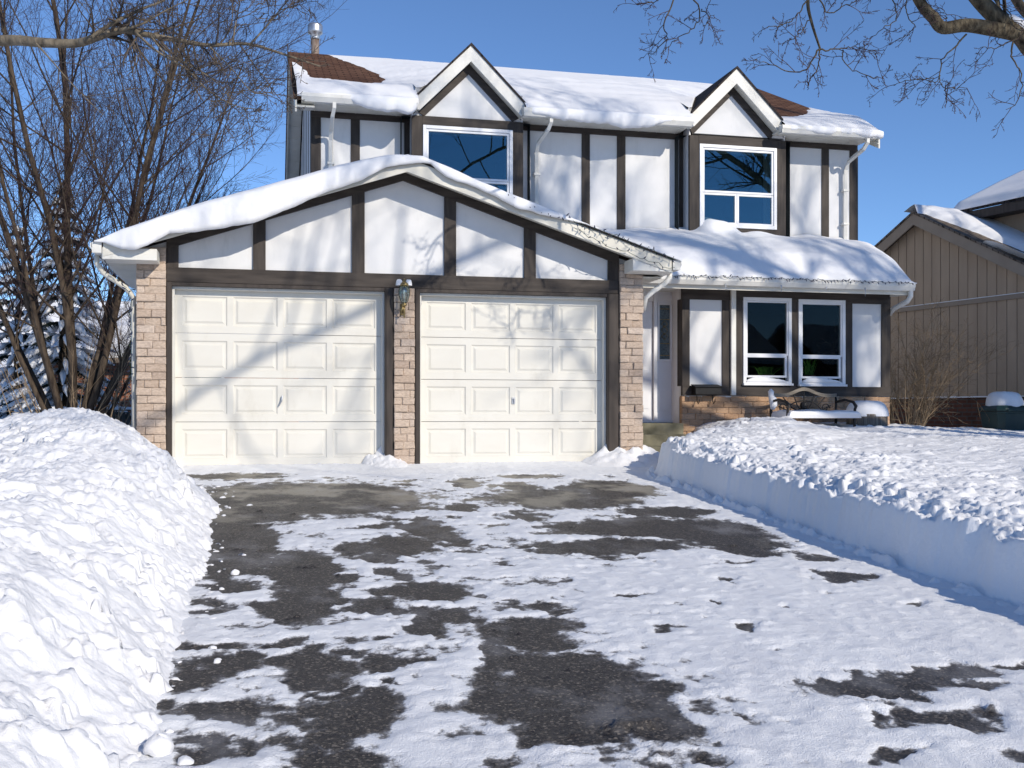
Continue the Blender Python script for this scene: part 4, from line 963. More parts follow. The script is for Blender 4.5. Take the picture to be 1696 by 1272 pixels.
# snow ledges on the living-room window sills
for lab, a, b, y in (('thin snow ledge on the sill of the left living room window', 1236, 1303, 630), ('thin snow ledge on the sill of the right living room window', 1329, 1393, 631)):
    x0, z0 = W(a, y, YL-.03); x1 = WX(b, YL-.03); nx = 60
    xs = np.linspace(x0, x1, nx); p = np.sin(np.linspace(0, np.pi, nx))**.5; hgt = (.055+.03*np.exp(-((xs-x0-.15)/.2)**2)+.012*fbm(xs*22, xs*0, 2, a))*p + .004
    rows = [(-.02, 0), (-.03, .5), (-.022, .85), (.0, 1.0), (.022, .98), (.024, 0)]
    P = np.zeros((nx, len(rows), 3))
    for q, (dy, f) in enumerate(rows): P[:, q, 0] = xs; P[:, q, 1] = YL-.012+dy; P[:, q, 2] = z0 - .02 + hgt*f
    tag(grid_obj('sill_snow', P, M['snow_soft']), lab, 'snow', 'snow on the window sills')

# icicles under the low gutter
for xp, ln, lab in ((1202, .11, 'clear icicle hanging from the low gutter above the white corner strip'), (1294, .10, 'clear icicle hanging from the low gutter above the left living room window'), (1369, .05, 'short icicle hanging from the low gutter above the right living room window'), (1433, .13, 'longest icicle hanging from the low gutter near its right end')):
    X = WX(xp, 1.27); m = MB(); m.tube([(X,1.27,2.515),(X+.002,1.27,2.515-ln*.5),(X,1.27,2.515-ln)], [.011,.006,.001], 6); tag(m.build('icicle', M['ice'], None, True), lab, 'icicle', 'icicles under the low gutter')

# ------------------------------------------------------------------ strings of little lights
def light_string(path, n, label, drop=.05, seed=1, bulb=True):
    rg = random.Random(seed); pts = []
    path = [Vector(p) for p in path]
    seg = [(path[i+1]-path[i]).length for i in range(len(path)-1)]; tot = sum(seg)
    def at(s):
        for i, l in enumerate(seg):
            if s <= l or i == len(seg)-1: return path[i].lerp(path[i+1], min(1, s/l))
            s -= l
    w = MB(); bulbs = []
    for k in range(n*3+1):
        p = at(tot*k/(n*3)); f = k % 3
        pts.append(p + Vector((rg.uniform(-.02,.02), rg.uniform(-.015,.005), rg.uniform(-drop, drop*.35))))
    w.tube(pts, .0035, 4)
    for k in range(1, len(pts)-1, 2):
        d = Vector((rg.uniform(-.5,.5), rg.uniform(-1,-.2), rg.uniform(-1,.6))).normalized()
        q = pts[k]; b = MB(); b.tube([q, q+d*.022, q+d*.045], [.007,.008,.003], 5); bulbs.append(b)
    e = empty('light_string', pts[0], label, 'string lights')
    w.build('wire', M['wire'], e); 
    for b in bulbs: b.build('bulb', M['bulb'], e)
light_string([(6.7, 1.238, 2.61), (8.4, 1.236, 2.615), (10.54, 1.236, 2.61)], 46, 'dark string of small lights along the gutter of the low roof', .026, 3)
light_string([(3.9, -.455, gz(3.9)-.0), (5.0, -.455, gz(5.0)+.0), (6.06, -.455, gz(6.06)+.02)], 24, 'dark string of small lights along the right edge of the garage roof', .06, 4)
light_string([(4.75, -.44, gz(4.75)-.10), (5.2, -.44, gz(5.2)-.13), (5.7, -.44, gz(5.7)-.13), (6.05, -.44, gz(6.05)-.10)], 7, 'loose pale loop of light wire hanging below the right garage eave', .04, 5)
light_string([(-.74, -.30, 2.42), (-.62, -.22, 2.25), (-.44, -.10, 2.02), (-.445, .0, 1.4), (-.45, .0, .75)], 26, 'green string of lights wound down the downspout beside the left brick pillar', .03, 6)

# ------------------------------------------------------------------ wall lantern on the middle pillar
lx, lz = W(669.5, 490, -.2); LY = -.20
ln = empty('wall_lantern', (lx, LY, lz), 'brass and glass carriage lantern on the brick pillar between the garage doors', 'lantern')
m = MB(); m.lathe((lx, LY, lz), [(.010,-.13),(.03,-.12),(.034,-.10),(.025,-.09)], 14); m.lathe((lx, LY, lz), [(.046,.115),(.06,.125),(.058,.14),(.03,.165),(.012,.175),(.012,.20),(.004,.21)], 14); m.build('cap', M['brass'], ln, True)
m = MB(); m.lathe((lx, LY, lz), [(.026,-.088),(.045,-.06),(.062,.0),(.066,.06),(.056,.114)], 12); m.build('glass', M['glass_lamp'], ln, True)
m = MB()
for k in range(6):
    a = k*math.pi/3; m.tube([(lx+r*math.cos(a), LY+r*math.sin(a), lz+z) for r, z in ((.027,-.088),(.047,-.06),(.064,.0),(.068,.06),(.058,.116))], .0035, 4)
m.build('rib', M['iron'], ln)
m = MB(); m.lathe((lx, LY, lz), [(.012,-.085),(.012,.02),(.018,.03),(.014,.06),(.004,.075)], 10); m.build('candle_bulb', M['trim_white'], ln, True)
m = MB(); m.tube([(lx,-.04,lz-.14),(lx,-.10,lz-.20),(lx,-.17,lz-.19),(lx,LY,lz-.13)], .008, 6); m.lathe((lx, LY, lz), [(.004,-.27),(.010,-.25),(.007,-.2),(.014,-.17),(.01,-.13)], 8)
m.box(lx-.03, lx+.03, -.062, -.045, lz-.22, lz-.08); m.build('bracket', M['brass'], ln, True)
def cap_mesh(c, a, b, h, seed, n=28, m_=12, skirt=.35):
    P = np.zeros((n+1, m_, 3))
    for i in range(n+1):
        an = 2*math.pi*(i % n)/n
        for j in range(m_):
            if j == 0: r, z = 1.0, -skirt*.0
            u = j/(m_-1); r = math.cos(u*math.pi/2)**.45; z = math.sin(u*math.pi/2)
            if j == m_-1: r = 0
            w = 1+.10*float(pn(math.cos(an)*1.3+seed, math.sin(an)*1.3+u, seed))
            P[i, j] = (c[0]+a*r*math.cos(an)*w, c[1]+b*r*math.sin(an)*w, c[2]+h*z*(1+.1*float(pn(math.cos(an)*2+u*2, math.sin(an)*2+seed, seed+3)*r)))
    return P
for dx in (-.058, .055):
    tag(grid_obj('lantern_snow', cap_mesh((lx+dx, LY+.02, lz+.125), .042, .05, .075, 5 if dx < 0 else 9), M['snow_soft']), 'small snow tuft on the %s side of the wall lantern cap' % ('left' if dx < 0 else 'right'), 'snow', 'snow on the wall lantern')

# ------------------------------------------------------------------ mailbox
mx0, mz1 = W(1149, 638, YL-.1); mx1, mz0 = W(1192, 654, YL-.1)
mb = empty('mailbox', ((mx0+mx1)/2, YL-.1, mz0), 'black metal wall mailbox under the narrow white panel', 'mailbox')
m = MB(); m.prism([(YL-.17, mz0), (YL-.012, mz0), (YL-.012, mz1), (YL-.17, mz1-.035)], mx0, mx1, 'x'); m.build('box', M['black'], mb, bevel=.006)
m = MB(); m.prism([(YL-.185, mz1-.034), (YL-.01, mz1+.004), (YL-.01, mz1+.016), (YL-.19, mz1-.022)], mx0-.012, mx1+.012, 'x'); m.build('lid', M['black'], mb, bevel=.003)
for f in (.2, .8):
    X = mx0+(mx1-mx0)*f; m = MB(); m.tube([(X,YL-.02,mz0+.01),(X,YL-.03,mz0-.09),(X,YL-.07,mz0-.13),(X,YL-.11,mz0-.11),(X,YL-.115,mz0-.07)], .007, 6); m.build('hook', M['iron'], mb, True)

# ------------------------------------------------------------------ bench
BY = 1.50; bx0 = WX(1277, BY); bx1 = WX(1385, BY); bz = .46
be = empty('garden_bench', ((bx0+bx1)/2, 1.3, bz), 'cast iron and wood garden bench half buried in snow below the living room windows', 'bench')
zt = W(1330, 655, BY)[1]; zc = W(1330, 644, BY)[1]; zs = W(1350, 689, 1.15)[1]
pts = []; nb = 24
for i in range(nb+1):
    t = i/nb; X = bx0+(bx1-bx0)*t; pts.append((X, BY+.02, zt-.01 + (zc-zt)*math.exp(-((t-.5)/.2)**2)*1.1 + .02*abs(t-.5)**2*4))
m = MB(); poly = [(p[0], p[2]+.03) for p in pts] + [(p[0], p[2]-.03) for p in reversed(pts)]
n = len(pts)
for i in range(n-1):
    a, b = pts[i], pts[i+1]; m.box(a[0], b[0]+.0005, BY-.015, BY+.02, min(a[2], b[2])-.028, max(a[2], b[2])+.012)
m = MB(); m.prism([(p[0], p[2]+.022) for p in pts] + [(p[0], p[2]-.03) for p in reversed(pts)], BY-.015, BY+.02); m.build('top_rail', M['wood_grey'], be, bevel=.004)
m = MB(); xm = (bx0+bx1)/2; zm = (zs+zt)/2
m.lathe((xm, BY, zm-.02), [(.0,-.03),(.0,.03)], 3)
for k in range(9):   # fan of the cast iron back panel
    a = math.pi*(k/8); ex, ez = xm+math.cos(a)*(bx1-bx0)*.45, zs+.02+math.sin(a)*(zc-zs)*.9
    m.tube([(xm, BY, zs+.02), ((xm*.4+ex*.6), BY+.0, zs+.02+(ez-zs-.02)*.42), (ex, BY, ez)], [.012,.010,.009], 5)
for rr in (.28, .62):
    m.tube([(xm+math.cos(a)*(bx1-bx0)*.45*rr, BY, zs+.02+math.sin(a)*(zc-zs)*.85*rr) for a in [math.pi*q/14 for q in range(15)]], .009, 5)
for sg in (-1, 1):
    cx, cz = xm+sg*(bx1-bx0)*.33, zs+.12; m.tube([(cx+.07*math.cos(q*.55)*(1-q*.05), BY, cz+.07*math.sin(q*.55)*(1-q*.05)) for q in range(14)], .008, 5)
m.lathe((xm, BY, zm), [(.004,-.06),(.05,-.04),(.06,.0),(.05,.04),(.004,.06)], 10)
m.build('back_panel', M['iron'], be)
for X in (bx0-.0, bx1+.0):
    m = MB(); m.tube([(X, BY+.03, bz-.1), (X, BY, zs), (X, BY+.015, zt+.035)], [.022,.022,.016], 6); m.build('back_post', M['iron'], be, True)
    m = MB(); m.tube([(X, BY, zs+.21), (X, 1.25, zs+.24), (X, 1.02, zs+.20), (X, .95, zs+.14), (X, .98, zs+.10), (X, 1.0, zs-.1), (X, .96, bz-.1)], [.018,.02,.022,.024,.02,.02,.02], 6); m.build('armrest', M['iron'], be, True)
for k in range(5):
    y = .98+k*.095; m = MB(); m.box(bx0+.02, bx1-.02, y, y+.075, zs-.035, zs-.012); m.build('seat_slat', M['wood_grey'], be, bevel=.004)
def slab_snow(x0, x1, y0, y1, z, h, seed, nx=90, ny=30):
    xs = np.linspace(x0, x1, nx); v = np.linspace(0, 1, ny)
    X, V = np.meshgrid(xs, v, indexing='ij')
    e = np.minimum(X-x0, x1-X)
    prof_y = y0 + (y1-y0)*np.clip((V-.22)/.7, 0, 1) - .03*np.sin(np.clip(V/.3, 0, 1)*np.pi)
    H = np.where(V < .22, (V/.22)**.8, 1.0); H = np.where(V > .95, (1-V)/.05, H)
    top = h*(1+.25*fbm(X*3, V*2, 3, seed))*np.sqrt(np.clip(1-(1-np.clip(e/.06, 0, 1))**2, 0, 1))
    Z = z + np.where(V < .22, H*top*.85, H*top*(.85+.15*np.sin(np.clip((V-.22)/.7, 0, 1)*np.pi*.9)))
    return np.stack([X, prof_y, Z], -1)
tag(grid_obj('bench_snow', slab_snow(bx0-.02, bx1+.06, .93, 1.47, zs-.03, .115, 401), M['snow_soft']), 'long snow pad lying on the garden bench seat', 'snow')
# snow clinging to the left arm of the bench
a = MB(); rg = random.Random(5)
PX = bx0; pts = [(PX-.01, BY-.06, zs+.10), (PX+.015, BY-.05, zs+.16), (PX+.01, BY-.04, zs+.24), (PX-.015, BY-.03, zs+.30), (PX-.01, BY-.02, zs+.36), (PX-.012, BY-.02, zs+.40)]
a.tube(pts, [.03,.055,.06,.04,.045,.012], 10); tag(a.build('arm_snow', M['snow'], None, True), 'clump of snow stuck on the left end post of the bench', 'snow')

# ------------------------------------------------------------------ half barrel planter
bcx, bcy = 9.83, 1.33
bp_ = empty('barrel_planter', (bcx, bcy, .4), 'weathered half barrel planter at the right end of the bench', 'planter')
m = MB()
for k in range(22):
    a0, a1 = 2*math.pi*k/22, 2*math.pi*(k+.93)/22
    v = []
    for r, z in ((.27, .30), (.295, .48), (.292, .635)):
        v += [(bcx+r*math.cos(a0), bcy+r*math.sin(a0), z), (bcx+r*math.cos(a1), bcy+r*math.sin(a1), z), (bcx+(r-.03)*math.cos(a1), bcy+(r-.03)*math.sin(a1), z), (bcx+(r-.03)*math.cos(a0), bcy+(r-.03)*math.sin(a0), z)]
    fs = [(0,3,2,1), (8,9,10,11)]
    for l in (0, 4): fs += [(l+e, l+(e+1) % 4, l+4+(e+1) % 4, l+4+e) for e in range(4)]
    m.add(v, fs)
m.build('staves', M['barrel'], bp_)
m = MB(); m.lathe((bcx, bcy, .40), [(.292,0),(.30,.0),(.302,.035),(.294,.035)], 32); m.build('hoop', M['rust'], bp_)
m = MB(); m.lathe((bcx, bcy, .55), [(.26,0),(.26,.05)], 24); m.build('soil', M['pot'], bp_)
tag(grid_obj('planter_snow', cap_mesh((bcx, bcy, .60), .305, .305, .235, 21, 40, 18), M['snow_soft']), 'domed snow cap on the half barrel planter', 'snow')

# ------------------------------------------------------------------ house plants behind the living-room windows
def plant(x, y, z, n, sp, hgt, label, seed):
    e = empty('house_plant', (x, y, z), label, 'plant', 'plants behind the living room windows'); rg = random.Random(seed)
    p = MB(); p.lathe((x, y, z-.18), [(.07,0),(.09,.16),(.1,.17),(.1,.19)], 14); p.build('pot', M['pot'], e)
    l = MB()
    for k in range(n):
        a = rg.uniform(0, 2*math.pi); r = sp*rg.uniform(.4, 1); h = hgt*rg.uniform(.6, 1); w = .0055
        ox = rg.uniform(-.09, .09)*sp/.2; pts = [Vector((x+ox+math.cos(a)*r*t, y+math.sin(a)*r*t*.35, z+h*math.sin(min(1.0, t*1.05)*math.pi*.55))) for t in (0,.25,.5,.75,1)]
        nn = Vector((-math.sin(a), 0, .3)).normalized(); b0 = len(l.v)
        for i, q in enumerate(pts):
            ww = w*(1-.8*(i/4)**2); l.v += [tuple(q-nn*ww), tuple(q+nn*ww)]
        for i in range(4): l.f.append((b0+i*2, b0+i*2+1, b0+i*2+3, b0+i*2+2))
    l.build('leaves', M['leaf'], e)
x, z = W(1268, 622, 2.12); plant(x, 2.12, z, 60, .26, .15, 'low spiky green plant behind the left living room window', 3)
x, z = W(1340, 622, 2.12); plant(x, 2.12, z, 34, .16, .27, 'taller grassy green plant behind the right living room window', 4)

# ------------------------------------------------------------------ neighbour on the right
def neighbour():
    e = empty('house', (13.14, 4.87, 0), 'taupe board sided neighbour house with red brick base at the right edge', 'house', None, math.radians(12.65))
    HW, AP, S_ = 3.75, 4.36, .53
    w = MB(); zb = .95
    # vertical boards with grooves on the gable side (x = 0 plane, boards run up to the rake)
    y = -HW; bw = .205
    while y < HW-.01:
        y2 = min(y+bw, HW); a, b = y+.007, y2-.007
        za, zbb = AP-.05-S_*abs(a), AP-.05-S_*abs(b)
        for z0, z1a, z1b in ((zb, 2.62, 2.62), (2.69, za, zbb)):
            if min(z1a, z1b) < z0+.02: continue
            w.prism([(a, z0), (b, z0), (b, z1b), (a, z1a)], -.0, .03, 'x')
        y = y2
    w.build('siding', M['siding'], e, local=True)
    c = MB(); c.prism([(-HW, zb), (HW, zb), (HW, AP-.1-S_*HW), (0, AP-.1), (-HW, AP-.1-S_*HW)], .024, 7.0, 'x'); c.build('wall', M['siding_trim'], e, local=True)
    t = MB(); t.box(-.03, .02, -HW, HW, 2.615, 2.695); t.build('trim_rail', M['siding_trim'], e, local=True)
    t = MB(); t.box(-.022, .018, -HW, HW, 2.70, 2.713); t.build('rail_frost', M['snow_soft'], e, local=True)
    b = MB(); b.box(.02, 6.9, -HW+.02, HW-.02, -.2, zb-.012); b.build('brick_base', M['brick_red_x'], e, local=True)
    t = MB()
    rg = random.Random(2)
    y = -HW
    while y < HW:
        l = rg.uniform(.25, .8)
        t.box(-.02-rg.random()*.01, .022, y, min(y+l, HW), zb-.014, zb-.006+rg.uniform(.006, .03)); y += l+rg.choice((0, 0, .12))
    t.build('ledge_snow', M['snow_soft'], e, local=True)
    rz_ = lambda y: AP+.10-S_*abs(y)
    yo = HW+.4
    r = MB(); r.prism([(-yo, rz_(yo)-.04), (0, rz_(0)-.04), (yo, rz_(yo)-.04), (yo, rz_(yo)), (0, rz_(0)), (-yo, rz_(yo))], -.22, 7.3, 'x'); r.build('roof', M['shingle_grey'], e, local=True)
    for sg in (-1, 1):
        f = MB(); f.prism([(0, rz_(0)-.042), (sg*yo, rz_(yo)-.042), (sg*yo, rz_(yo)-.25), (0, rz_(0)-.25)], -.20, -.17, 'x'); f.build('rake_fascia', M['siding_trim'], e, local=True)
        f = MB(); f.prism([(0, rz_(0)-.13), (sg*yo, rz_(yo)-.13), (sg*yo, rz_(yo)-.115), (0, rz_(0)-.115)], -.168, .0, 'x'); f.build('soffit', M['siding_trim'], e, local=True)
    # cross gable of the upper storey
    u = MB(); u.prism([(1.35, 2.6), (5.2, 2.6), (5.2, 4.45), (1.35, 4.45)], -3.9, -.1); u.prism([(1.35, 4.46), (5.2, 4.46), (3.27, 5.3)], -3.9, -.1); u.build('upper_wall', M['siding'], e, local=True)
    ux, uz, us = .9, 4.56, .45; hx = 2.37
    r = MB(); r.prism([(ux, uz-.06), (ux+hx, uz+us*hx-.06), (ux+2*hx, uz-.06), (ux+2*hx, uz), (ux+hx, uz+us*hx), (ux, uz)], -4.4, .12); r.build('upper_roof', M['shingle_dark'], e, local=True)
    f = MB(); f.box(ux+.02, ux+.05, -4.38, .1, uz-.22, uz-.062); f.box(ux+.05, 1.35, -4.38, .1, uz-.20, uz-.18); f.build('fascia', M['timber_dark'], e, local=True)
    # snow on both front slopes (rests on the roofs)
    cz, sz = math.cos(math.radians(12.65)), math.sin(math.radians(12.65))
    def wpt(x, y, z): return np.stack([13.14+cz*x-sz*y, 4.87+sz*x+cz*y, z], -1)
    xs = np.linspace(-.18, 7.2, 110); v = np.linspace(0, 1, 50)
    Xg, V = np.meshgrid(xs, v, indexing='ij'); Yl = .25 - V*(yo+.2)
    T = .15 + .04*fbm(Xg*1.2, Yl*1.2, 3, 501)
    # bare strip running down beside the rake
    s1 = (Xg-(.02+.30*(-Yl))) + .10*fbm(Xg*1.5, Yl*1.5, 3, 503); s2_ = (-.35+.32*(-Yl-1.0)) - Xg + .06*fbm(Xg*2, Yl*2, 2, 505)
    dd = np.maximum(s1, s2_); dd = np.where(Yl > -.05, np.maximum(dd, .25), dd)
    T = T*np.where(dd > 0, np.sqrt(1-(1-np.clip(dd/.3, 0, 1))**2), 0) - .03*(dd < .01)
    tag(grid_obj('roof_snow', wpt(Xg, Yl, rz_(0)-S_*np.abs(Yl)+T), M['snow_soft']), 'snow on the low taupe roof of the neighbour house, bare strip beside its edge', 'snow')
    xs = np.linspace(ux-.02, ux+hx+.1, 60); Xg, V = np.meshgrid(xs, v, indexing='ij'); Yl = .12 - V*4.5
    T = .13*np.clip((Xg-ux-.02+.02*fbm(Yl*4, Xg, 2, 513))/.10, 0, 1)**.5*np.clip((.13-Yl)/.1, 0, 1)**.5 + .03*fbm(Xg*.8, Yl*.8, 3, 511)*np.clip((Xg-ux)/.3, 0, 1)
    tag(grid_obj('roof_snow', wpt(Xg, Yl, uz+us*np.minimum(Xg-ux, hx)+T), M['snow_soft']), 'snow on the high upper roof of the neighbour house at the right edge', 'snow')
neighbour()

# ------------------------------------------------------------------ bins
def make_bin(x, y, z, label):
    e = empty('compost_bin', (x, y, z), label, 'bin', 'green bins beside the neighbour house')
    m = MB()
    def rr(r, zz): return [(x+sx*r[0]+0, y+sy*r[1], zz) for sx, sy in ((-1,-.7),(-.7,-1),(.7,-1),(1,-.7),(1,.7),(.7,1),(-.7,1),(-1,.7))]
    L = [((.245,.25), z-.1), ((.29,.29), z+.30), ((.30,.30), z+.31), ((.30,.30), z+.34)]
    vs = []; 
    for r, zz in L: vs += rr(r, zz)
    fs = [tuple(range(7, -1, -1))]
    for l in range(len(L)-1): fs += [(l*8+k, l*8+(k+1) % 8, l*8+8+(k+1) % 8, l*8+8+k) for k in range(8)]
    fs.append(tuple(range(len(vs)-8, len(vs)))); m.add(vs, fs); m.build('body', M['bin'], e, bevel=.006)
    l = MB(); L = [((.315,.315), z+.345), ((.315,.315), z+.385), ((.27,.27), z+.43), ((.2,.2), z+.44)]; vs = []
    for r, zz in L: vs += rr(r, zz)
    fs = [tuple(range(7, -1, -1))]
    for q in range(len(L)-1): fs += [(q*8+k, q*8+(k+1) % 8, q*8+8+(k+1) % 8, q*8+8+k) for k in range(8)]
    fs.append(tuple(range(len(vs)-8, len(vs)))); l.add(vs, fs); l.build('lid', M['bin'], e, bevel=.006)
    h = MB(); h.tube([(x-.2,y-.31,z+.36),(x-.2,y-.35,z+.35),(x+.2,y-.35,z+.35),(x+.2,y-.31,z+.36)], .013, 6); h.build('handle', M['bin'], e)
    return e
make_bin(12.72, 2.0, .34, 'dark green bin with the taller snow cap beside the neighbour house')
tag(grid_obj('bin_snow', cap_mesh((12.72, 2.0, .75), .285, .285, .25, 33), M['snow_soft']), 'domed snow cap on the nearer green bin', 'snow')
make_bin(13.45, 2.0, .34, 'dark green bin cut off by the right edge of the photo')
tag(grid_obj('bin_snow', cap_mesh((13.45, 2.0, .75), .28, .28, .2, 37), M['snow_soft']), 'snow cap on the green bin at the far right edge', 'snow')

# ------------------------------------------------------------------ trees
def rnd_dir(rg): 
    v = Vector((rg.gauss(0,1), rg.gauss(0,1), rg.gauss(0,1))); return v.normalized() if v.length > 0 else Vector((0,0,1))
def grow(mbs, p, d, L, r, lvl, C, rg):
    """one branch as a bent tapering tube, then its children. mbs = (wood, twigs)"""
    nseg = C['seg'][lvl]; pts = [p]; rad = [r]; dd = d.copy(); q = p.copy()
    tip = C['tip'][lvl]
    for i in range(nseg):
        dd = (dd + rnd_dir(rg)*C['wander'][lvl] + Vector((0,0,C['up'][lvl]))).normalized()
        q = q + dd*(L/nseg); pts.append(q.copy()); rad.append(max(.0022, r*(1-(1-tip)*(i+1)/nseg)))
    (mbs[0] if lvl <= C['wood'] else mbs[1]).tube(pts, rad, C['sides'][lvl], False)
    if lvl+1 >= len(C['seg']): return
    n = C['n'][lvl]; n = max(1, int(n*rg.uniform(.8, 1.2)))
    for k in range(n):
        t = C['from'][lvl] + (1-C['from'][lvl])*(k+rg.random()*.8)/n
        t = min(t, .999); f = t*nseg; i = int(f); a = pts[i].lerp(pts[i+1], f-i)
        ax = (pts[i+1]-pts[i]).normalized()
        per = (rnd_dir(rg)); per = (per-ax*per.dot(ax)).normalized()
        ang = math.radians(rg.gauss(C['ang'][lvl], 10)); nd = (ax*math.cos(ang)+per*math.sin(ang)).normalized()
        l2 = L*C['len'][lvl]*rg.uniform(.6, 1.15)*(1-.45*t); r2 = max(.0022, rad[i]*C['rad'][lvl])
        grow(mbs, a, nd, l2, r2, lvl+1, C, rg)

def left_tree():
    bx, by = -2.86, 10.6
    e = empty('bare_tree', (bx, by, .35), 'dense bare tree of many dark stems standing beside the garage on the left', 'tree')
    wood, tw = MB(), MB(); rg = random.Random(12)
    C = dict(seg=[9,7,5,3], wander=[.10,.13,.15,.2], up=[.045,.075,.06,.03], tip=[.18,.2,.3,.5], n=[25,15,9,0], ang=[42,38,38,0], len=[.46,.46,.46,0], rad=[.36,.42,.55,0], sides=[8,5,3,3], wood=1)
    C['from'] = [.18,.12,.15,0]
    stems = [(-.42,.05,8.5,.07),(-.22,-.10,9.5,.085),(-.08,.08,10,.10),(.06,-.06,10,.085),(.18,.10,9.5,.08),(.34,-.05,8.0,.085),(.50,.06,6.6,.075),(-.62,.0,7,.06),(.62,-.1,4.6,.055),(-.30,.3,9,.06),(.14,.35,9,.065),(.72,.25,3.4,.045),(-.12,-.3,9,.06),(.26,.3,8,.06)]
    for sx, sy, L, r in stems:
        L *= 1.3; r *= .98
        d = Vector((sx*CT+sy*ST*.5, -sx*ST+sy, 1)).normalized()
        grow((wood, tw), Vector((bx+sx*.5, by+sy*.5, .2)), d, L, r, 0, C, rg)
    # whips at the base
    C2 = dict(seg=[5,3], wander=[.12,.2], up=[.05,.03], tip=[.3,.5], n=[7,0], ang=[30,0], len=[.4,0], rad=[.5,0], sides=[4,3], wood=-1); C2['from'] = [.2,0]
    base = MB()
    for k in range(42):
        a = rg.uniform(0, 2*math.pi); s = rg.uniform(.1, .9)
        grow((base, base), Vector((bx+math.cos(a)*rg.uniform(.1,1.2), by+math.sin(a)*rg.uniform(.1,.8), .25)), Vector((math.cos(a)*s, math.sin(a)*s*.6, 1)).normalized(), rg.uniform(1.0, 2.6), .014, 0, C2, rg)
    wood.build('trunk', M['bark_dark'], e, True); tw.build('crown', M['twig_dark'], e, True); base.build('suckers', M['shrub'], e, True)
left_tree()

def limb(path, r0, r1, n=40):
    """smooth bent limb through path points; returns points and radii"""
    P = [Vector(p) for p in path]; P = [P[0]*2-P[1]] + P + [P[-1]*2-P[-2]]; out = []
    m = len(P)-3
    for k in range(n+1):
        s = k/n*m; i = min(int(s), m-1); t = s-i; a, b, c, d = P[i:i+4]
        out.append(.5*((2*b)+(c-a)*t+(2*a-5*b+4*c-d)*t*t+(3*b-a-3*c+d)*t**3))
    return out, [r0+(r1-r0)*(k/n)**.8 for k in range(n+1)]
def view(x, y, Z):
    """point at photo pixel x, y standing Z metres ahead of the camera: where a limb really hangs"""
    rr, uu = (x-848)/FPX*Z, (HY-y)/FPX*Z
    return Vector((CAMX+Z*ST+rr*CT, CAMY+Z*CT-rr*ST, CAMZ+uu))
TW = dict(seg=[6,4,3], wander=[.22,.26,.3], up=[-.01,.0,.0], tip=[.3,.4,.6], n=[8,5,0], ang=[45,48,0], len=[.5,.45,0], rad=[.5,.6,0], sides=[5,4,3], wood=-1); TW['from'] = [.15,.2,0]
def dress(mbs, pts, rad, n, C, rg, L=(.5,1.2), frm=.1, bias=Vector((0,0,0)), cap=.014):
    for k in range(n):
        f = (frm+(1-frm)*(k+rg.random())/n)*(len(pts)-1); i = min(int(f), len(pts)-2); p = pts[i].lerp(pts[i+1], f-i)
        ax = (pts[i+1]-pts[i]).normalized(); per = rnd_dir(rg); per = (per-ax*per.dot(ax)).normalized()
        d = (ax*.6+per*.8+bias).normalized(); grow(mbs, p, d, rg.uniform(*L), max(.004, min(cap, rad[i]*.5)), 0, C, rg)

def side_limb_tree():
    """tree outside the left edge whose pale limb reaches over the bank"""
    base = view(-330, 700, 8.6); base.z = .2
    e = empty('bare_tree', base, 'pale bare branch reaching in from the left edge above the snow bank', 'tree')
    wood, tw = MB(), MB(); rg = random.Random(31)
    t, tr = limb([base, base+Vector((.05,.1,1.6)), view(-300, 260, 8.5), view(-310, -200, 8.5), view(-280, -600, 8.6)], .17, .06, 30); wood.tube(t, tr, 9)
    m, mr = limb([view(-300, 190, 8.5), view(-150, 90, 8.4), view(0, 68, 8.3), view(70, 71, 8.2), view(125, 72, 8.2), view(160, 62, 8.1), view(198, 50, 8.1), view(235, 56, 8.0), view(290, 66, 8.0), view(345, 75, 7.9), view(410, 73, 7.9), view(470, 90, 7.8), view(530, 110, 7.8)], .055, .005, 60); wood.tube(m, mr, 7)
    for path, r in (([(140,70),(185,40),(235,15),(280,-5),(330,-60)], .022), ([(198,50),(235,40),(270,20),(330,-10)], .014), ([(225,54),(260,85),(310,115),(345,150),(390,175),(435,182)], .011), ([(250,60),(275,90),(300,100),(350,130),(385,165)], .008), ([(415,73),(440,45),(465,15),(490,-15)], .009), ([(345,75),(380,110),(415,150),(430,155)], .006), ([(60,72),(85,100),(120,140),(170,190)], .009), ([(385,72),(392,30),(400,-10)], .006)):
        q, qr = limb([view(x, y, 8.05-.0006*x) for x, y in path], r, .003, 24); wood.tube(q, qr, 5); dress((tw, tw), q, qr, 7, TW, rg, (.25, .6), .25)
    dress((tw, tw), m[:50], mr[:50], 26, TW, rg, (.25, .65), .5); dress((tw, tw), m[48:], mr[48:], 5, dict(TW, n=[4,2,0]), rg, (.1, .25), .1)
    wood.build('limb', M['bark_grey'], e, True); tw.build('twigs', M['twig_grey'], e, True)
side_limb_tree()

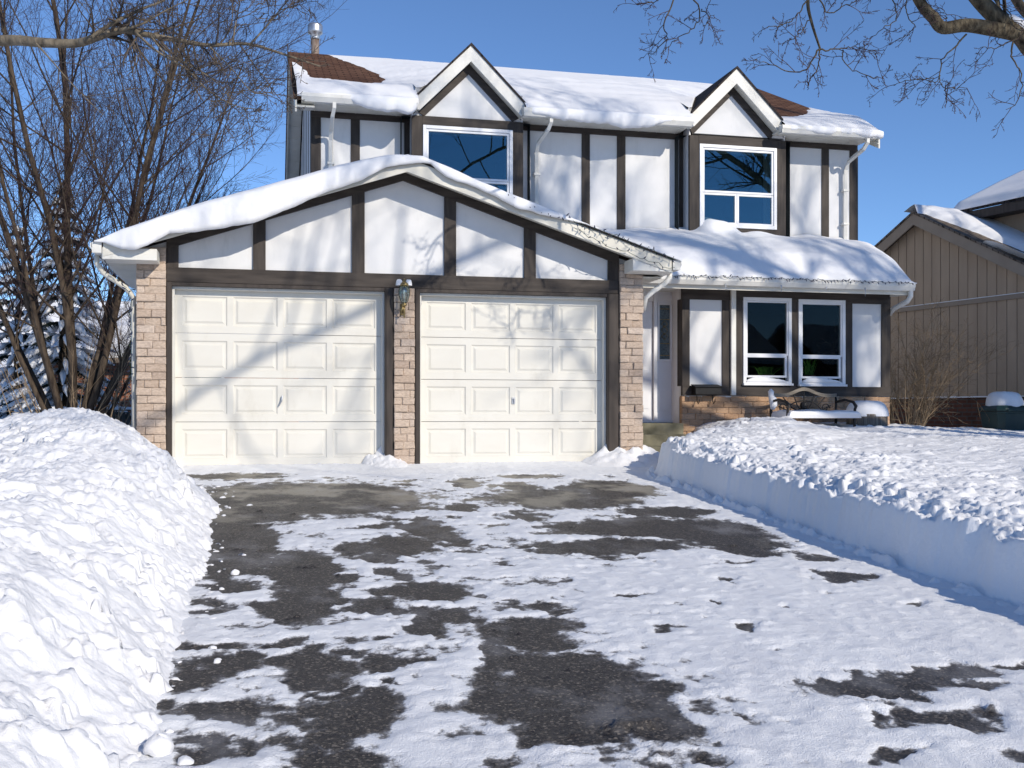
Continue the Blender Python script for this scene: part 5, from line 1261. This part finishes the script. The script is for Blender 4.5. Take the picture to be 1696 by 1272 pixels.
CR = dict(seg=[7,6,5,4], wander=[.13,.16,.2,.25], up=[.03,.035,.02,.0], tip=[.3,.25,.3,.5], n=[7,8,6,0], ang=[42,45,46,0], len=[.55,.5,.48,0], rad=[.55,.5,.5,0], sides=[8,6,4,3], wood=1); CR['from'] = [.25,.2,.15,0]
def lawn_tree():
    """big tree on the lawn just outside the right edge: overhanging limbs and shadows on the house"""
    bx, by = 15.2, -4.8
    e = empty('bare_tree', (bx, by, 0), 'thick rough barked branch with hanging twigs at the upper right corner', 'tree')
    wood, tw = MB(), MB(); rg = random.Random(44)
    t, tr = limb([(bx,by,-.2),(bx+.05,by,1.2),(bx-.1,by+.1,2.6)], .30, .24, 14); wood.tube(t, tr, 12)
    # limbs that lean away to the right and up
    for end, r, L in ((Vector((.75,-.1,1)), .17, 6.5), (Vector((.35,.35,1)), .18, 7.0), (Vector((1.0,.35,.75)), .13, 5.5), (Vector((.1,-.6,1)), .13, 6)):
        grow((wood, tw), Vector((bx-.08, by+.08, 2.3)), end.normalized(), L, r, 0, CR, rg)
    # limbs over the driveway: seen at the top right
    Z = 10.8
    m, mr = limb([(bx-.1,by+.1,2.3), (bx-1.6,by+.3,3.1), view(1870, 178, Z), view(1780, 125, Z), view(1715, 85, Z), view(1690, 58, Z), view(1650, 28, Z), view(1610, -15, Z), view(1560, -90, Z), view(1480, -230, Z)], .145, .065, 50); wood.tube(m, mr, 10)
    k, kr = limb([view(1688, 56, Z), view(1640, 47, Z-.05), view(1600, 42, Z-.1), view(1562, 46, Z-.1), view(1545, 28, Z-.1), view(1525, 5, Z-.1), view(1490, -60, Z-.2), view(1430, -150, Z-.3)], .082, .045, 40); wood.tube(k, kr, 9)
    m2, mr2 = limb([view(1780, 120, Z), view(1730, 50, Z+.3), view(1690, 10, Z+.5), view(1650, -60, Z+.6)], .075, .04, 20); wood.tube(m2, mr2, 8)
    a, ar = limb([view(1430, -150, Z-.3), view(1370, -90, Z-.5), view(1345, -30, Z-.6), view(1338, 5, Z-.6), view(1345, 40, Z-.6), view(1358, 80, Z-.6)], .03, .010, 24); wood.tube(a, ar, 6)
    a2, ar2 = limb([view(1430, -150, Z-.3), view(1300, -130, Z-.8), view(1180, -80, Z-1), view(1130, -20, Z-1)], .025, .010, 24); wood.tube(a2, ar2, 6)
    H = dict(TW); 
    twp = [([(1358,80),(1345,100),(1330,118),(1300,115),(1270,105),(1250,98)], .008), ([(1358,80),(1355,110),(1340,135),(1338,150)], .006), ([(1358,82),(1380,83),(1400,80),(1420,78),(1452,90)], .007), ([(1395,82),(1400,105),(1430,125),(1462,130)], .005),
           ([(1338,0),(1320,25),(1300,40),(1270,45)], .006), ([(1342,30),(1320,60),(1305,65)], .005), ([(1345,-30),(1370,20),(1400,10),(1425,-5)], .007), ([(1130,-20),(1110,10),(1100,45),(1105,65),(1085,85),(1075,90)], .007), ([(1130,-20),(1160,15),(1150,45),(1120,65),(1095,88)], .007), ([(1160,15),(1175,30),(1165,45)], .005), ([(1130,-20),(1090,0),(1070,5)], .005),
           ([(1490,-60),(1478,-10),(1485,30),(1465,45),(1440,65)], .007), ([(1510,-20),(1500,20),(1515,45),(1490,65)], .006), ([(1600,55),(1580,80),(1560,100),(1555,130),(1545,135),(1525,128)], .008), ([(1555,125),(1565,145),(1600,145)], .005), ([(1565,140),(1568,170)], .004), ([(1680,70),(1675,95),(1688,115),(1692,150),(1680,175),(1665,180)], .008), ([(1690,60),(1660,75),(1640,80),(1625,78)], .006), ([(1562,46),(1568,30),(1560,15)], .006), ([(1640,-10),(1670,20),(1680,40)], .008), ([(1545,130),(1510,132),(1480,140)], .004)]
    for path, r in twp:
        r *= 1.3
        q, qr = limb([view(x, y, 10.0 if x < 1470 else 10.7) for x, y in path], r, .0028, 20)
        q = [p + rnd_dir(rg)*.012 for p in q]
        wood.tube(q, qr, 5); dress((tw, tw), q, qr, 6, dict(TW, n=[5,3,0]), rg, (.12, .38), .15)
    dress((wood, tw), m, mr, 12, CR, rg, (1.2, 2.2), .55, Vector((0,.2,.5)))
    dress((wood, tw), k, kr, 5, dict(CR, n=[5,5,4,0]), rg, (.8, 1.6), .7, Vector((0,0,.5)))
    wood.build('trunk', M['bark_limb'], e, True); tw.build('twigs', M['twig_dark'], e, True)
    # snow lying in the fork
    s, sr = limb([view(1668, 26, Z-.05), view(1690, 40, Z-.05), view(1712, 62, Z-.05), view(1740, 86, Z-.05)], .03, .05, 12)
    b = MB(); b.tube(s, [.012]+[v*1.25 for v in sr[1:-1]]+[.02], 8); tag(b.build('branch_snow', M['snow_soft'], None, True), 'strip of snow lying on the thick branch in the upper right corner', 'snow')
lawn_tree()

def boulevard_tree(x, y, seed, lab, scale=1.0, limbs=()):
    e = empty('bare_tree', (x, y, -1), lab, 'tree', 'bare trees along the street behind the viewer')
    wood, tw = MB(), MB(); rg = random.Random(seed)
    t, tr = limb([(x,y,-1.2),(x+.1,y,.8),(x,y+.1,3.0*scale)], .30, .24, 10); wood.tube(t, tr, 10)
    for k in range(6):
        a = k*math.pi/3+rg.random()*.6; d = Vector((math.cos(a)*.55+.12, math.sin(a)*.5, 1)).normalized()
        grow((wood, tw), Vector((x, y+.1, 2.7*scale)), d, 7.5*scale*rg.uniform(.8, 1.1), .15, 0, CR, rg)
    for p0, path, r_ in limbs:
        q, qr = limb([p0]+path, r_, .03, 30); q = [p+rnd_dir(rg)*.05 for p in q]; wood.tube(q, qr, 7)
        dress((wood, tw), q, qr, 30, dict(CR, n=[8,6,4,0], rad=[.6,.55,.5,0], len=[.6,.5,.48,0]), rg, (1.6, 3.6), .15, Vector((.55,0,.3)), .05)
    wood.build('trunk', M['bark_grey'], e, True); tw.build('crown', M['twig_grey'], e, True)
LB = [((18.6,-12.5,4.8), [(16.8,-12.7,7.6),(14.0,-12.9,9.5),(11.4,-13.0,10.0),(9.2,-13.3,9.3),(7.2,-13.6,8.3),(5.6,-13.8,7.2)], .12), ((18.6,-12.5,5.2), [(16.6,-12.4,8.2),(14.2,-12.2,10.8),(12.4,-12.0,12.0),(10.8,-12.2,11.9),(9.0,-12.4,11.2)], .13),
      ((18.6,-12.5,5.6), [(17.0,-13.2,9.2),(14.8,-13.8,12.0),(12.8,-14.0,13.2),(11.0,-14.2,13.4),(9.0,-14.2,12.8)], .13)]
boulevard_tree(18.6, -12.6, 61, 'tall bare tree with long limbs mirrored in the upper windows of the house', 1.5, LB)

# ------------------------------------------------------------------ bare shrub beside the house
def shrub():
    x, y = 11.35, 2.6
    e = empty('bare_shrub', (x, y, .35), 'straw coloured bare shrub between the house corner and the taupe wall', 'shrub')
    m = MB(); rg = random.Random(77)
    C = dict(seg=[6,4,3], wander=[.2,.26,.3], up=[-.02,-.01,.0], tip=[.35,.4,.6], n=[10,5,0], ang=[40,42,0], len=[.42,.45,0], rad=[.55,.6,0], sides=[4,3,3], wood=-1); C['from'] = [.25,.2,0]
    for k in range(60):
        a = rg.uniform(0, 2*math.pi); s = rg.uniform(.05, .8)
        grow((m, m), Vector((x+math.cos(a)*.22, y+math.sin(a)*.2, .3)), Vector((math.cos(a)*s, math.sin(a)*s, 1)).normalized(), rg.uniform(.8, 2.1), rg.uniform(.006, .011), 0, C, rg)
    m.build('stems', M['shrub'], e, True)
shrub()

# ------------------------------------------------------------------ what stands behind on the left
def spruce(x, y, h, rad, seed, label):
    e = empty('spruce_tree', (x, y, 0), label, 'tree', 'snowy spruces behind the bare tree'); rg = random.Random(seed)
    t = MB(); t.tube([(x,y,0),(x,y,h)], [.16,.02], 7); t.build('trunk', M['bark_dark'], e, True)
    nd, sn = MB(), MB()
    z = h*.08
    while z < h*.98:
        r = rad*(1-z/h)**.85+.08; n = int(9+r*4)
        for k in range(n):
            a = 2*math.pi*(k+rg.random())/n; L = r*rg.uniform(.7, 1.1); dz = -.35*L
            ca, sa = math.cos(a), math.sin(a)
            for j in range(int(4+L*7)):
                f = (j+rg.random())/(4+L*7); px, py, pz = x+ca*L*f, y+sa*L*f, z+dz*f*f
                w = .20*(1.1-f)+.07
                for s in (-1, 1):
                    b0 = Vector((px, py, pz)); ex = Vector((ca*.5-sa*s, sa*.5+ca*s, -.35+rg.uniform(-.2,.2))).normalized()*w*rg.uniform(.8,1.4)
                    sd = Vector((ca, sa, 0))*.045
                    nd.add([b0-sd, b0+sd, b0+ex+Vector((0,0,-.03))], [(0,1,2)])
            if rg.random() < .85:
                f0 = rg.uniform(.15,.5); p0 = Vector((x+ca*L*f0, y+sa*L*f0, z+dz*f0*f0+.03)); p1 = Vector((x+ca*L*.97, y+sa*L*.97, z+dz+.04)); pm = (p0+p1)/2+Vector((0,0,.05))
                sn.tube([p0, pm, p1], [.03, .07+.05*rg.random(), .02], 5)
        z += .26+.10*rg.random()
    nd.build('crown', M['needle'], e); sn.build('branch_snow', M['snow_soft'], e, True)
def back_left():
    Z = 30
    b = view(105, 688, 27); spruce(b.x, b.y, 6.6, 1.9, 5, 'snowy dark spruce behind the stems of the bare tree')
    b = view(30, 688, 30); spruce(b.x, b.y, 6.0, 1.9, 6, 'smaller snowy spruce at the far left edge behind the bare tree')
    # orange-brick house
    p = view(150, 688, 30); p.z = 0
    e = empty('house', p, 'orange brick bungalow with a snowy roof seen behind the bare tree on the left', 'house', None, -TH)
    m = MB(); m.box(-1.3, 5, 0, 7, -.2, 2.25); m.build('wall', M['brick_orange'], e, local=True)
    r = MB(); r.prism([(-.5, 2.15), (3.5, 3.75), (7.5, 2.15), (7.5, 2.27), (3.5, 3.87), (-.5, 2.27)], -1.7, 5.4, 'x'); r.build('roof', M['shingle_grey'], e, local=True)
    f = MB(); f.box(-1.7, 5.4, -.53, -.50, 2.08, 2.28); f.build('fascia', M['siding_trim'], e, local=True)
    ws = MB(); ws.box(2.6, 3.8, -.02, .02, 1.0, 1.9); w = ws.build('window', M['vinyl'], e, local=True); g = MB(); g.box(2.68, 3.72, -.03, -.021, 1.08, 1.82); g.build('pane', M['glass_low'], w, local=True)
    s = MB(); c, sn = math.cos(-TH), math.sin(-TH)
    xs = np.linspace(-1.75, 5.45, 60); v = np.linspace(0, 1, 30); Xg, V = np.meshgrid(xs, v, indexing='ij'); Yl = 3.7-4.25*V
    T = .22*np.clip((1-V)/.06, 0, 1)**.5*np.clip(np.minimum(Xg+1.75, 5.45-Xg)/.15, 0, 1)**.5 + .05*fbm(Xg, Yl, 3, 601)
    Zl = 2.27+.4*(Yl+.5); Zl = np.where(Yl > 3.5, 3.87, Zl)
    tag(grid_obj('roof_snow', np.stack([p.x+c*Xg-sn*Yl, p.y+sn*Xg+c*Yl, Zl+T], -1), M['snow_soft']), 'snow on the roof of the orange brick bungalow behind the bare tree', 'snow')
    # farther house at the left edge
    q = view(20, 688, 40); q.z = 0
    e = empty('house', q, 'pale house with a big snowy roof at the far left edge behind the trees', 'house', None, -TH+.1)
    m = MB(); m.box(-6, 3.2, 0, 8, -.2, 2.3); m.build('wall', M['siding'], e, local=True)
    r = MB(); r.prism([(-.5, 2.2), (4, 5.0), (8.5, 2.2), (8.5, 2.35), (4, 5.15), (-.5, 2.35)], -6.4, 3.6, 'x'); r.build('roof', M['shingle_grey'], e, local=True)
    for xx in (-1.2, 1.2):
        ws = MB(); ws.box(xx, xx+1.3, -.03, .02, .9, 1.9); w = ws.build('window', M['vinyl'], e, local=True)
        g = MB(); g.box(xx+.1, xx+1.2, -.04, -.031, 1.0, 1.8); g.build('pane', M['glass_low'], w, local=True)
    c, sn = math.cos(-TH+.1), math.sin(-TH+.1)
    xs = np.linspace(-6.4, 3.65, 60); Xg, V = np.meshgrid(xs, v, indexing='ij'); Yl = 4.2-4.75*V
    T = .25*np.clip((1-V)/.06, 0, 1)**.5 + .05*fbm(Xg, Yl, 3, 605); Zl = np.minimum(2.35+.622*(Yl+.5), 5.15)
    tag(grid_obj('roof_snow', np.stack([q.x+c*Xg-sn*Yl, q.y+sn*Xg+c*Yl, Zl+T], -1), M['snow_soft']), 'snow on the big roof of the pale house at the far left edge', 'snow')
    # fence between the gardens
    f0, f1 = view(60, 700, 24.5), view(300, 700, 26); f0.z = f1.z = .3
    dv = (f1-f0); L = dv.length; an = math.atan2(dv.y, dv.x)
    e = empty('fence', f0, 'grey wooden garden fence with snow on its rail behind the left snow bank', 'fence', None, an)
    n = int(L/.11)
    for k in range(min(n, 34)):
        m = MB(); m.box(k*.11, k*.11+.09, 0, .02, -.25, .40+.01*math.sin(k*2.1)); m.build('picket', M['fence'], e, local=True)
    m = MB(); m.box(-.05, L, .021, .06, .22, .30); m.build('rail', M['fence'], e, local=True)
    m = MB(); m.box(-.05, L, -.02, .075, .425, .45); m.build('top_rail', M['fence'], e, local=True)
    c, sn = math.cos(an), math.sin(an)
    xs = np.linspace(-.05, L, 60); ys = np.linspace(-.03, .085, 8); Xg, Yg = np.meshgrid(xs, ys, indexing='ij')
    T = .07*np.sqrt(np.clip(1-((Yg-.0275)/.058)**2, 0, 1))*(1+.3*fbm(Xg*3, Xg*0, 2, 611))
    tag(grid_obj('fence_snow', np.stack([f0.x+c*Xg-sn*Yg, f0.y+sn*Xg+c*Yg, f0.z+.45+T], -1), M['snow_soft']), 'snow line on the top rail of the garden fence on the left', 'snow')
back_left()

# ------------------------------------------------------------------ house across the street (seen mirrored in the living-room windows)
def opposite(x, w, lab):
    e = empty('house', (x, -38, -1), lab, 'house', 'houses across the street')
    m = MB(); m.box(-w, w, -9, 0, 0, 4.6); m.build('wall', M['street_wall'], e, local=True)
    r = MB(); r.prism([(-9.5, 4.5), (-4.5, 7.0), (.6, 4.5), (.6, 4.65), (-4.5, 7.2), (-9.5, 4.65)], -w-.4, w+.4, 'x'); r.build('roof', M['snow_far'], e, local=True)
    for xx in (-w*.6, w*.1, w*.55):
        for zz in (1.0, 3.0):
            ws = MB(); ws.box(xx, xx+1.4, -.02, .03, zz, zz+1.2); wo_ = ws.build('window', M['vinyl'], e, local=True); g = MB(); g.box(xx+.1, xx+1.3, .031, .036, zz+.1, zz+1.1); g.build('pane', M['glass_low'], wo_, local=True)
opposite(5, 7, 'brown house across the street mirrored in the left window')
opposite(22, 7, 'brown house across the street mirrored in the right window')
opposite(39, 7, 'brown house across the street farther to the right')

# ------------------------------------------------------------------ loose snow lumps on the driveway
def lump(x, y, r, seed, label):
    rg = random.Random(seed); m = MB(); n, k = 18, 10; P = np.zeros((n+1, k, 3)); z = float(groundz(np.array(y)))
    for i in range(n+1):
        a = 2*math.pi*(i % n)/n
        for j in range(k):
            u = -.35+1.35*j/(k-1); el = u*math.pi/2; rr = r*(1+.22*float(pn(math.cos(a)*1.4+seed, math.sin(a)*1.4+el, seed)))
            P[i, j] = (x+rr*math.cos(el)*math.cos(a), y+rr*math.cos(el)*math.sin(a), z+r*.55+rr*.8*math.sin(el))
    return tag(grid_obj('snow_lump', P, M['snow']), label, 'snow lump', 'loose snow lumps on the driveway')
def gp(px, py):
    u, v = (px-848)/FPX, (HY-py)/FPX; dx, dy = ST+u*CT, CT-u*ST
    t = (SL*CAMY-CAMZ)/(v-SL*dy); return CAMX+t*dx, CAMY+t*dy
for i, (px_, py_, r, lab) in enumerate(((262, 1250, .055, 'large snow lump at the foot of the left bank near the bottom edge'), (389, 953, .028, 'small round snow lump on the dark asphalt beside the left bank'))):
    x, y = gp(px_, py_); lump(x, y, r, 50+i, lab)

# snow swept against the jambs and pillars of the garage
def drift(x0, x1, y0, y1, h, seed, label):
    nx, ny = 50, 30; xs = np.linspace(x0, x1, nx); ys = np.linspace(y0, y1, ny); X, Y = np.meshgrid(xs, ys, indexing='ij')
    u, v = (X-x0)/(x1-x0), (Y-y0)/(y1-y0)
    T = h*np.clip(np.sin(u*np.pi), 0, 1)**.7*v**1.3*(1+.5*fbm(X*6, Y*6, 3, seed)) + .03*np.abs(fbm(X*14, Y*14, 3, seed+3))*np.sin(u*np.pi)
    Z = groundz(Y) - .02 + T
    return tag(grid_obj('snow_drift', np.stack([X, Y, Z], -1), M['snow']), label, 'snow', 'snow drifts against the garage front')
drift(2.25, 2.80, -.5, .15, .22, 701, 'little snow drift at the foot of the middle brick pillar')
drift(4.95, 6.25, -.75, .05, .26, 705, 'snow drift at the foot of the right brick pillar')
drift(2.2, 2.5, -.35, .15, .16, 709, 'tiny snow drift in the right corner of the left garage door')
